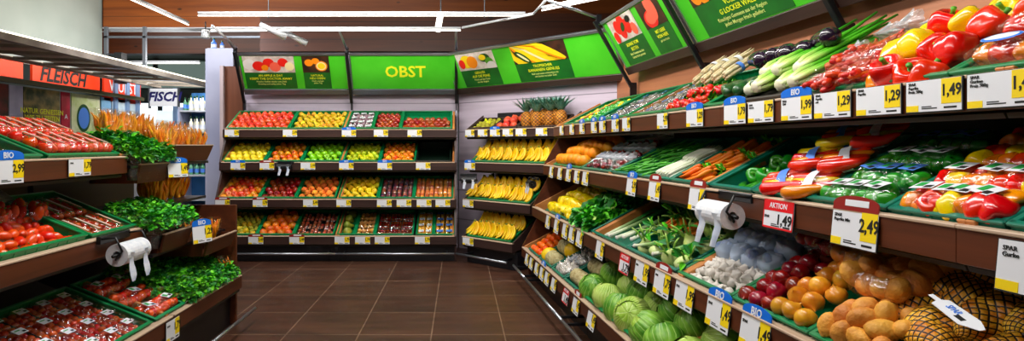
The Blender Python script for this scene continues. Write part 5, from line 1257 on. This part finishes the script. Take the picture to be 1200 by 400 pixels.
SOIL = lib('soil', lambda: MB().tube([(0, 0, .06), (0, 0, .071)], [.041, .041], mat('soil', '20140c', '3a2818', rough=.9, scale=60), 12).mesh('soil'))
def pot(M, label, fol, s=1.0, group='potted herbs'):
    thing('potted_herb', label, 'herb pot', M @ S(s), None, [('pot', POTM), ('soil', SOIL), ('foliage', rnd.choice(fol), T(0, 0, .08)), ('sleeve', SLV)], group)
k = 0
for j in range(3):
    for i in range(4): pot(Ld.M(2.86+.115*i+rr(-.01, .01), .30+.1*j, 1.27+.045*j) @ R(rr(0, 6)), f"dark leafy herb pot, {ORD[i]} in {ROW[j]} row beside vine tomatoes", HERBD, 1.05)
for j in range(3):
    for i in range(5): carrot_bunch(Ld.M(3.36+.13*i+rr(-.02, .02), .31+.08*j, 1.52+.03*j) @ R(rr(0, 6)) @ R(PI/2+rr(-.15, .15), 'X'), f"sleeved orange carrot bunch, {ORD[i]} in {ROW[j]} row of topmost trough", 'sleeved carrot bunches', 12, 1.1, True, False)
for j in range(2):
    for i in range(5): carrot_bunch(Ld.M(2.95+.11*i, .5+.06*j, 1.62+.02*j) @ R(rr(0, 6)) @ R(PI/2+rr(-.15, .15), 'X'), f"sleeved orange carrot bunch, {ORD[i]} in {ROW[j]} row behind the dark herbs", 'sleeved carrot bunches', 12, 1.05, True, False)
for j in range(3):
    for i in range(4): pot(Ld.M(2.86+.13*i, .17+.11*j, .83+.03*j) @ R(rr(0, 6)), f"bright herb pot in a sleeve, {ORD[i]} in {ROW[j]} row above parsley", HERB, 1.15)
for j in range(2):
    for i in range(6): carrot_bunch(Ld.M(3.38+.1*i, .45+.06*j, 1.17+.03*j) @ R(rr(0, 6)) @ R(PI/2+rr(-.15, .15), 'X'), f"loose carrot bunch, {ORD[i]} in {ROW[j]} row under the topmost trough", 'loose carrot bunches', 12, 1.05, False, False)
for j in range(2):
    for i in range(3): carrot_bunch(Ld.M(3.46+.14*i, .14+.1*j, .82) @ R(rr(0, 6)) @ R(PI/2+rr(-.3, .3), 'X'), f"orange carrot bunch, {ORD[i]} in {ROW[j]} row of the low trough", 'low trough carrot bunches', 12, 1.0, True, False)
for j in range(4):
    for i in range(7): pot(Ld.M(3.12+.12*i-(.06 if j % 2 else 0), .09+.13*j, .30+.055*j) @ R(rr(0, 6)), f"bushy parsley pot, {ORD[i]} in {ROW[j]} row, bottom trough", HERB, 1.2, 'parsley pots')
for i in range(3): carrot_bunch(Ld.M(3.86, .1+.12*i, .48) @ R(rr(0, 6)) @ R(PI/2, 'X'), f"orange carrot bunch at the end of the parsley, {ORD[i]} from the aisle", 'end carrot bunches', 12, 1.1, True, False)
D2 = Disp('herb stand', -1.81, 1.0, PI/2, [(.08, .93)], M_fas_r)
thing('price_tag', 'blue domed BIO price tag tilted on the herb trough', 'price tag', Ld.M(3.28, .03, .86) @ R(-.4) @ R(-.1, 'X'), None, tag_parts(.17, .12, '1,29', '', 'bio'), 'price tags')
thing('price_tag', 'blue domed BIO price tag beside the dark herb pots', 'price tag', Ld.M(3.27, .2, 1.32) @ R(-.4) @ R(-.1, 'X'), None, tag_parts(.17, .1, '1,49', '', 'bio'), 'price tags')

# ---- room shell
fm = bpy.data.materials.new('floor_tiles'); fm.use_nodes = True
N = fm.node_tree.nodes; L = fm.node_tree.links; bs = N['Principled BSDF']
tc = N.new('ShaderNodeTexCoord'); mp = N.new('ShaderNodeMapping'); mp.inputs['Location'].default_value = (.218+.575*20, -4.72+.62*20, 0)
L.new(tc.outputs['Object'], mp.inputs[0])
bk = N.new('ShaderNodeTexBrick'); bk.offset = 0; bk.inputs['Scale'].default_value = 1; bk.inputs['Brick Width'].default_value = .575; bk.inputs['Row Height'].default_value = .62
bk.inputs['Mortar Size'].default_value = .0045; bk.inputs['Mortar Smooth'].default_value = .1; bk.inputs['Bias'].default_value = 0
bk.inputs['Color1'].default_value = srgb('563c2f'); bk.inputs['Color2'].default_value = srgb('4a3127'); bk.inputs['Mortar'].default_value = srgb('8f7664')
L.new(mp.outputs[0], bk.inputs['Vector'])
nz = N.new('ShaderNodeTexNoise'); nz.inputs['Scale'].default_value = 2.2; nz.inputs['Detail'].default_value = 8; mp2 = N.new('ShaderNodeMapping'); mp2.inputs['Scale'].default_value = (.6, 3, 1)
L.new(tc.outputs['Object'], mp2.inputs[0]); L.new(mp2.outputs[0], nz.inputs['Vector'])
rp_ = N.new('ShaderNodeValToRGB'); rp_.color_ramp.elements[0].position = .3; rp_.color_ramp.elements[1].position = .75; rp_.color_ramp.elements[0].color = (.5, .5, .5, 1); rp_.color_ramp.elements[1].color = (1.25, 1.2, 1.15, 1)
L.new(nz.outputs['Fac'], rp_.inputs['Fac'])
mx = N.new('ShaderNodeMix'); mx.data_type = 'RGBA'; mx.blend_type = 'MULTIPLY'; mx.inputs[0].default_value = 1
L.new(bk.outputs['Color'], mx.inputs[6]); L.new(rp_.outputs['Color'], mx.inputs[7]); L.new(mx.outputs[2], bs.inputs['Base Color'])
bs.inputs['Roughness'].default_value = .38
struct('floor', MB().box(-16, 8, -3, 26, -.1, 0, fm).mesh('floor'))
W_ceil = wood_mat('ceiling_wood', '1c0f08', '3a2012', 'x', 2, boards=('Y', .5))
struct('ceiling', MB().box(-16, 8, -3, 26, 5.2, 5.3, W_ceil).mesh('ceiling'))
W_beam = wood_mat('beam_wood', '6a3512', '9c5a26', 'x', 2.5, boards=('Z', .34), knots=True, gap='351a0a')
W_beam2 = wood_mat('beam_wood_dark', '3a1c0c', '5c3016', 'x', 2.5, boards=('Z', .3), knots=True)
struct('ceiling_beam_front', MB().box(-7.15, 8, 12, 12.3, 3.86, 5.2, W_beam).mesh('ceiling_beam_front'))
struct('ceiling_beam_rear', MB().box(-9, 8, 15, 15.3, 3.8, 5.2, W_beam2).mesh('ceiling_beam_rear'))
struct('ceiling_beam_middle', MB().box(-3.4, 8, 10.2, 10.4, 3.1, 3.75, W_beam2).mesh('ceiling_beam_middle'))
struct('trim_1', MB().box(-7.15, 8, 11.97, 12.32, 3.84, 3.86, M_rail).mesh('trim_1'))
M_gw = mat('grey_white_wall', '98a29c', 'aeb6b0', rough=.7, scale=.6)
struct('wall_left', MB().box(-16, 8, -3, -2.9, 0, 5.2, M_gw).mesh('wall_left'))
bpy.data.objects['wall_left'].name = 'wall_rear'
struct('wall_meat_counter', MB().box(-7.3, -7.2, 4.5, 12.05, 2.85, 5.2, M_gw).mesh('w')) 
struct('wall_left', MB().box(-16, -15.9, -3, 26, 0, 5.2, M_gw).mesh('w'))
struct('wall_outer', MB().box(7.9, 8, -3, 26, 0, 5.2, M_gw).mesh('w'))
struct('wall_far', MB().box(-16, 8, 25.9, 26, 0, 5.2, mat('far_grey', '7c8a84', 'a8b4ac', rough=.6, scale=1.2)).mesh('w'))
M_win = mat('window_daylight', 'e8f2f8', emit=2.2, emitc='e8f4fa')
for i, (x0, x1) in enumerate(((-15.2, -14.1), (-13.9, -13.0), (-12.8, -11.6))):
    g = MB().box(x0, x1, 25.8, 25.85, 1.7, 3.3, M_win).mesh('pane'); f = MB().box(x0-.08, x0, 25.75, 25.88, 1.1, 3.4, M_grey).box(x1, x1+.08, 25.75, 25.88, 1.1, 3.4, M_grey).box(x0-.08, x1+.08, 25.75, 25.88, 3.3, 3.4, M_grey)
    o = struct(f'window_{i+1}', f.mesh('window'), parts=[('pane', g)])

for i, (x0, x1) in enumerate(((-15.4, -13.2), (-13.0, -10.6))):
    struct(f'window_{i+4}', MB().box(x0-.06, x0, 25.75, 25.88, 3.9, 5.1, M_grey).box(x1, x1+.06, 25.75, 25.88, 3.9, 5.1, M_grey).box(x0, x1, 25.75, 25.88, 3.9, 3.96, M_grey).mesh('w'), parts=[('pane', MB().box(x0, x1, 25.8, 25.85, 3.95, 5.1, mat('window_grey_daylight', '9cb0a8', emit=.35, emitc='a8bcb4')).mesh('pane'))])
# meat and fish counters in the distance
M_or = mat('counter_orange', 'e2401a', 'ee4c20', rough=.5, scale=2)
M_can = mat('canopy_grey', '8a8076', 'aaa094', rough=.5, scale=4)
M_cans = mat('canopy_slat', 'c8c4b4', rough=.4)
def backp(name, label, cat, X, ya, yb, z0, z1, mt, parts=(), th_=.04):
    """a panel lying in a plane X = const, seen from the aisle; local x runs towards the back of the shop"""
    M = T(X, ya, z0) @ R(PI/2)
    return thing(name, label, cat, M, None, [('panel', MB().box(0, yb-ya, -0, th_, 0, z1-z0, mt).mesh('panel'))]+list(parts))
def Yp(px, X=-7.0): return F*(-X)/(CX-px)
RX = R(PI/2, 'X')
ya, yb = Yp(38), Yp(117)
backp('counter_sign', 'orange sign reading FLEISCH in black letters', 'sign', -7, ya, yb, 2.56, 2.84, M_or, [('lettering', text('FLEISCH', .34, M_ink, .03, shear=.25), T((yb-ya)*.42, -.006, .13) @ RX)])
backp('counter_sign', 'plain orange sign before the FLEISCH sign', 'sign', -7, Yp(-40), Yp(27), 2.56, 2.84, M_or)
ya, yb = Yp(122), Yp(165)
backp('counter_sign', 'orange red sign with white letters past FLEISCH', 'sign', -7, ya, yb, 2.38, 2.84, M_or, [('lettering', text('WURST', .3, M_white, .015), T((yb-ya)*.5, -.006, .3) @ RX)])
# fish sign faces the aisle
fs_ = thing('counter_sign', 'white sign reading FISCH in dark blue letters', 'sign', T(-7.35, 14.2, 2.42), None, [('panel', MB().box(0, .66, 0, .05, 0, .42, M_white).mesh('panel')), ('lettering', text('FISCH', .3, mat('navy_ink', '1a1a5a', rough=.5), .035, shear=.25), T(.34, -.006, .22) @ RX), ('frame', MB().box(-.03, 0, -.02, .06, -.05, .45, M_grey).box(.66, .69, -.02, .06, -.05, .45, M_grey).mesh('frame'))])
# canopy above counters
def slab(name, label, X0, X1, ya, yb, z, th_, mt, ps=()):
    thing(name, label, 'canopy', None, None, [('beam', MB().box(X0, X1, ya, yb, z, z+th_, mt).mesh('beam'))]+list(ps))
cs = MB()
for i in range(14): cs.add([(-6.4, 4.2+.62*i, 2.73), (-5.05, 4.2+.62*i, 2.68), (-5.05, 4.25+.62*i, 2.68), (-6.4, 4.25+.62*i, 2.73), (-6.4, 4.2+.62*i, 2.77), (-5.05, 4.2+.62*i, 2.72), (-5.05, 4.25+.62*i, 2.72), (-6.4, 4.25+.62*i, 2.77)], [[3, 2, 1, 0], [4, 5, 6, 7], [0, 1, 5, 4], [1, 2, 6, 5], [2, 3, 7, 6], [3, 0, 4, 7]], M_can)
slab('counter_canopy', 'grey slatted canopy over the meat counter', -5.1, -5.0, 3.5, 12.5, 2.66, .08, M_can, [('cross_slats', cs.mesh('cross_slats')), ('rear_beam', MB().box(-6.48, -6.38, 3.5, 12.8, 2.72, 2.77, M_can).mesh('rear_beam')), ('lamp_strip', MB().tube([(-5.05, 3.6, 2.755), (-5.05, 12.4, 2.755)], .02, mat('warm_strip', 'fff4dc', emit=2.5), 6).mesh('lamp_strip')), ('pale_liner', MB().add([(-6.3, 3.5, 2.78), (-5.15, 3.5, 2.76), (-5.15, 11, 2.76), (-6.3, 11, 2.78), (-6.3, 3.5, 2.8), (-5.15, 3.5, 2.78), (-5.15, 11, 2.78), (-6.3, 11, 2.8)], [[3, 2, 1, 0], [4, 5, 6, 7], [0, 1, 5, 4], [1, 2, 6, 5], [2, 3, 7, 6], [3, 0, 4, 7]], M_cans).mesh('pale_liner'))])
slab('counter_beam', 'olive grey beam carrying the counter posters', -6.95, -6.85, 5, 13, 2.46, .07, mat('olive_grey', '6a6a50', rough=.5))
def bposter(px0, px1, label, c1, c2, txt=None, tcol=None, z0=1.5, z1=2.44, extra=None):
    ya, yb = Yp(px0), Yp(px1); ps = []
    if txt: ps.append(('lettering', text(txt, .12, tcol or SY, .01), T((yb-ya)/2, -.008, .5) @ RX))
    if extra: ps += extra(yb-ya)
    backp('counter_poster', label, 'poster', -7, ya, yb, z0, z1, mat('poster_'+label[:14].replace(' ', '_'), c1, c2, rough=.5, scale=5), ps, .02)
bposter(-20, 10, 'dark green poster with red meat at the frame edge', '1c2c14', '7a2a1c')
bposter(11, 27, 'plain lilac white panel before the farm poster', 'a8a8c0', 'c4c0d4')
bposter(28, 70, 'dark farm poster with two yellow lines of writing', '34401a', 'a8925a', 'NATUR GENIESSEN\nWIE ZU ZEITEN', SY)
bposter(72, 82, 'narrow crimson banner beside the farm poster', 'a0182c', 'c4304a', 'A', M_white)
bposter(84, 117, 'pale green poster with a round blue picture', 'c0d08a', 'e4e8c8', extra=lambda w: [('round_picture', lib('rp', lambda: (lambda g: (disc(g, w*.4, .5, .2, .26, P_['dgreen']), disc(g, w*.4, .5, .16, .2, m_labelb, .009), g.mesh('round_picture'))[-1])(MB())), RX @ T(0, 0, 0))])
bposter(119, 130, 'blue panel with an orange badge at the counter', '7ab0d8', 'a0c8e8')
bposter(132, 160, 'pale glazed panel behind the carrot bunches', 'c8dce8', 'e4f0f4')
# fish counter windows and posts
for i, px in enumerate((134, 148, 160, 206)):
    y = Yp(px); thing('steel_post', ('slim steel post before the pale panels', 'second slim steel post of the counter', 'third slim steel post before the fish sign', 'blue grey post beside the FISCH sign')[i], 'post', None, MB().box(-7.05, -6.95, y-.05, y+.05, 0, 2.9, mat('post_blue', '8aa4c8', rough=.4)).mesh('steel_post'), group='counter posts')
thing('glass_counter', 'bright glazed fish counter under the FISCH sign', 'counter', T(-7.5, 14.8, .9), None, [('glass_front', MB().box(0, 1.1, 0, .05, 0, 1.45, mat('counter_glow', 'dceaf0', 'f4fbff', emit=.9, scale=3)).mesh('glass_front')), ('base', MB().box(0, 1.1, 0, .6, -.9, 0, M_rail).mesh('base'))])
thing('meat_counter', 'long white meat counter base far behind the tomatoes', 'counter', T(-7.1, 8, 0), None, [('base', MB().box(0, .6, -3, 5, 0, 1.1, M_rail).mesh('base')), ('top', MB().box(-.02, .64, -3, 5, 1.1, 1.14, M_steel).mesh('top'))])
# ceiling tubes beyond
for i, (x0, x1, y, z) in enumerate(((-8.9, -6.3, 14.9-.4, 3.5), (-7.6, -5.9, 14, 2.98), (-4.8, -4.4, 11.5, 3.25), (-7.0, -3.5, 11.7, 3.7))):
    light_rail([(x0, y, z), (x1, y+(0 if i != 2 else -.8), z)], ('far white tube lamp above the FISCH sign', 'lower white tube lamp beside the FISCH sign', 'short tilted tube lamp beside the bottle shelf', 'thin dark rail under the wooden beam')[i], glow=(i != 3), r=.03 if i != 3 else .008)
thing('duct_frame', 'dark metal frame hanging under the wooden beam', 'frame', T(-6.9, 11.6, 0), None, [('frame', MB().box(0, .06, 0, .06, 2.9, 3.8, M_grey).box(.75, .81, 0, .06, 3.0, 3.8, M_grey).box(.0, 3.2, 0, .05, 3.58, 3.62, M_grey).box(.2, .34, 0, .2, 2.7, 3.3, M_black).mesh('frame'))])

# bottle shelf
FX, FY = -5.15, 11.0
ps = []
M_sh = mat('fridge_white', 'b8bcd4', 'cccfe0', rough=.4, scale=1)
for z in (.5, .95, 1.3, 1.75, 2.14): ps.append(('shelf', MB().box(0, .8, 0, .5, z-.03, z, M_rail).mesh('shelf')))
ps.append(('back_board', MB().box(0, .8, .5, .53, 0, 2.5, mat('fridge_blue', '2a5a8a', '4a86b8', rough=.5, scale=2)).mesh('back_board')))
ps.append(('side_wall', MB().box(-.03, 0, 0, .5, 0, 2.2, M_sh).mesh('side_wall'))); ps.append(('side_wall', MB().box(.8, .83, 0, .5, 0, 2.5, M_sh).mesh('side_wall')))
ps.append(('base', MB().box(0, .8, 0, .5, 0, .2, M_dark).mesh('base')))
thing('bottle_shelf_unit', 'white shelf unit with dressing bottles behind the carrots', 'shelf unit', T(FX, FY, 0), None, ps)
m_btl = mat('bottle_cream', 'f0ecd0', 'fcfae8', rough=.3, scale=8); m_btg = mat('bottle_green', '3a7a4a', '7ab08a', rough=.3, scale=8, vary=.3); m_cap = mat('cap_green', '1c4a2c', rough=.4); m_btr = mat('jar_red', '7a2a1c', 'c0604a', rough=.3, scale=8, vary=.3)
def bottle(mt, h=.24):
    b = MB(); b.ball(lathe_fn(1, [(0, h*.82), (.014, h*.82), (.016, h*.66), (.035, h*.55), (.036, h*.3), (.036, .01), (.03, 0), (0, 0)]), mt, 12, 14); c_ = MB().tube([(0, 0, h*.8), (0, 0, h*.92)], .018, m_cap, 10)
    l = MB().tube([(0, 0, h*.15), (0, 0, h*.42)], .037, m_labelb if mt is m_btg else M_white, 12, cap=False)
    return [('body', b.mesh('body')), ('cap', c_.mesh('cap')), ('bottle_label', l.mesh('bottle_label'))]
sets = {'c': bottle(m_btl, .3), 'g': bottle(m_btg, .26), 'r': bottle(m_btr, .2)}
for zi, (z, nm, pat) in enumerate(((2.14, 'topmost', 'gcccgrr'), (1.75, 'second', 'rcccgcg'), (1.3, 'third', 'rrggggg'), (.95, 'fourth', 'rgggggg'))):
    for j in range(2):
        for i, q in enumerate(pat):
            thing('dressing_bottle', f"{dict(c='cream', g='green', r='dark red')[q]} bottle, {ORD[i]} in {'front' if j == 0 else 'back'} row on {nm} shelf by the carrots", 'bottle', T(FX+.06+.11*i, FY+.1+.15*j, z), None, sets[q], 'dressing bottles')
# panels beside the back display
struct('wall_end_lilac', MB().box(-3.95, -3.72, 9.3, 9.5, 0, 3.0, M_sh).mesh('w')); struct('wall_end_white', MB().box(-3.9, -3.5, 9.25, 9.3, 0, 3.0, M_sh).mesh('w'))
struct('wall_end_brown', MB().box(-3.42, -3.16, 8.72, 8.8, 0, 2.65, wood_mat('end_brown', '5a3626', '7a4c36', 'z', 3)).mesh('w'))
struct('trim_2', MB().box(-3.47, -3.42, 8.66, 8.82, 0, 2.65, mat('pale_edge', 'c4b4b4', rough=.5)).mesh('w'))
for i, x in enumerate((-3.85, -3.72)): thing('spare_bottle', ('small blue bottle on the lilac panel top', 'second small blue bottle on the panel top')[i], 'bottle', T(x, 9.38, 3.0) @ S(1.2 if i == 0 else .9), None, bottle(m_labelb, .16), 'bottles on the panel')

# ------------------------------------------------------------------ lights
def area(loc, tgt, sx, sy, power, col=(1, .96, .9), name='lamp', spread=None):
    l = bpy.data.lights.new(name, 'AREA'); l.shape = 'RECTANGLE'; l.size = sx; l.size_y = sy; l.energy = power; l.color = col
    if spread: l.spread = spread
    o = bpy.data.objects.new(name, l); C.objects.link(o); o.location = loc
    o.rotation_euler = (Vector(tgt)-Vector(loc)).to_track_quat('-Z', 'Y').to_euler()
    return o
a = area((-1.6, 6.6, 3.3), (-1.6, 8.1, 1.6), 3.2, .12, 75, name='rail_lamp_back')
area((.75, 6.2, 3.2), (.9, 7.5, 1.6), 1.0, .12, 26, name='rail_lamp_corner')
def alongY(x, y, z, L_, tgt, power, nm, col=(1, .96, .9)):
    o = area((x, y, z), tgt, L_, .12, power, col, nm)
    d = (Vector(tgt)-Vector((x, y, z))).normalized(); xa = Vector((0, 1, 0)); xa = (xa-d*xa.dot(d)).normalized(); za = -d; ya_ = za.cross(xa)
    o.rotation_euler = Matrix((xa, ya_, za)).transposed().to_euler(); return o
alongY(.55, 4.2, 3.1, 4.6, (1.75, 4.2, 1.5), 74, 'rail_lamp_vegetables')
alongY(.75, 1.6, 3.1, 2.0, (1.75, 1.6, 1.4), 19, 'rail_lamp_peppers')
alongY(-1.1, 3.4, 3.1, 3.6, (-2.2, 3.4, 1.1), 66, 'rail_lamp_tomatoes')
alongY(-1.0, 2.6, 2.9, 4.2, (1.6, 2.6, .7), 30, 'aisle_rail_lamp')
alongY(-.2, 3.2, 3.1, 2.6, (-2.0, 3.4, .6), 14, 'aisle_rail_lamp_tomatoes')
alongY(-5.2, 10, 3.4, 7, (-7, 10, 2.4), 120, 'counter_lamp')
area((-3.5, 9.5, 4.9), (-3.5, 12, 3.5), 6, .6, 36, (1, .9, .78), 'beam_lamp')
area((-6.5, 12.8, 4.6), (-6.5, 15, 2.5), 4, .6, 70, (1, .96, .92), 'far_lamp')
area((-.3, 3.2, 5.0), (-.3, 4.5, 0), 2.6, 2.6, 18, (1, .95, .88), 'ceiling_lamp')
area((-4.6, 9.6, 3.6), (-4.6, 11.2, 1.6), 1.2, .4, 80, (.95, .97, 1), 'bottle_lamp')
area((-4.2, 7.6, 3.5), (-3.8, 9.5, 1.6), .8, .3, 38, (.96, .95, 1), 'panel_fill_light')  # added fill without a fixture, brightens the lilac end panel
w = bpy.data.worlds.new('world'); bpy.context.scene.world = w; w.use_nodes = True
w.node_tree.nodes['Background'].inputs[0].default_value = (.6, .68, .8, 1); w.node_tree.nodes['Background'].inputs[1].default_value = .012

# ------------------------------------------------------------------ camera
cam = bpy.data.cameras.new('camera'); co = bpy.data.objects.new('camera', cam); C.objects.link(co)
co.location = (0, 0, H); co.rotation_euler = (PI/2, 0, 0)
cam.sensor_width = 36; cam.lens = 36*F/1200; cam.shift_x = (600-CX)/1200; cam.shift_y = -(200-HY)/1200; cam.clip_start = .05
sc = bpy.context.scene; sc.camera = co
sc.view_settings.view_transform = 'Standard'; sc.view_settings.look = 'None'; sc.view_settings.exposure = -.12; sc.view_settings.gamma = 1
sc.cycles.use_denoising = True; sc.cycles.max_bounces = 6; sc.cycles.transparent_max_bounces = 14
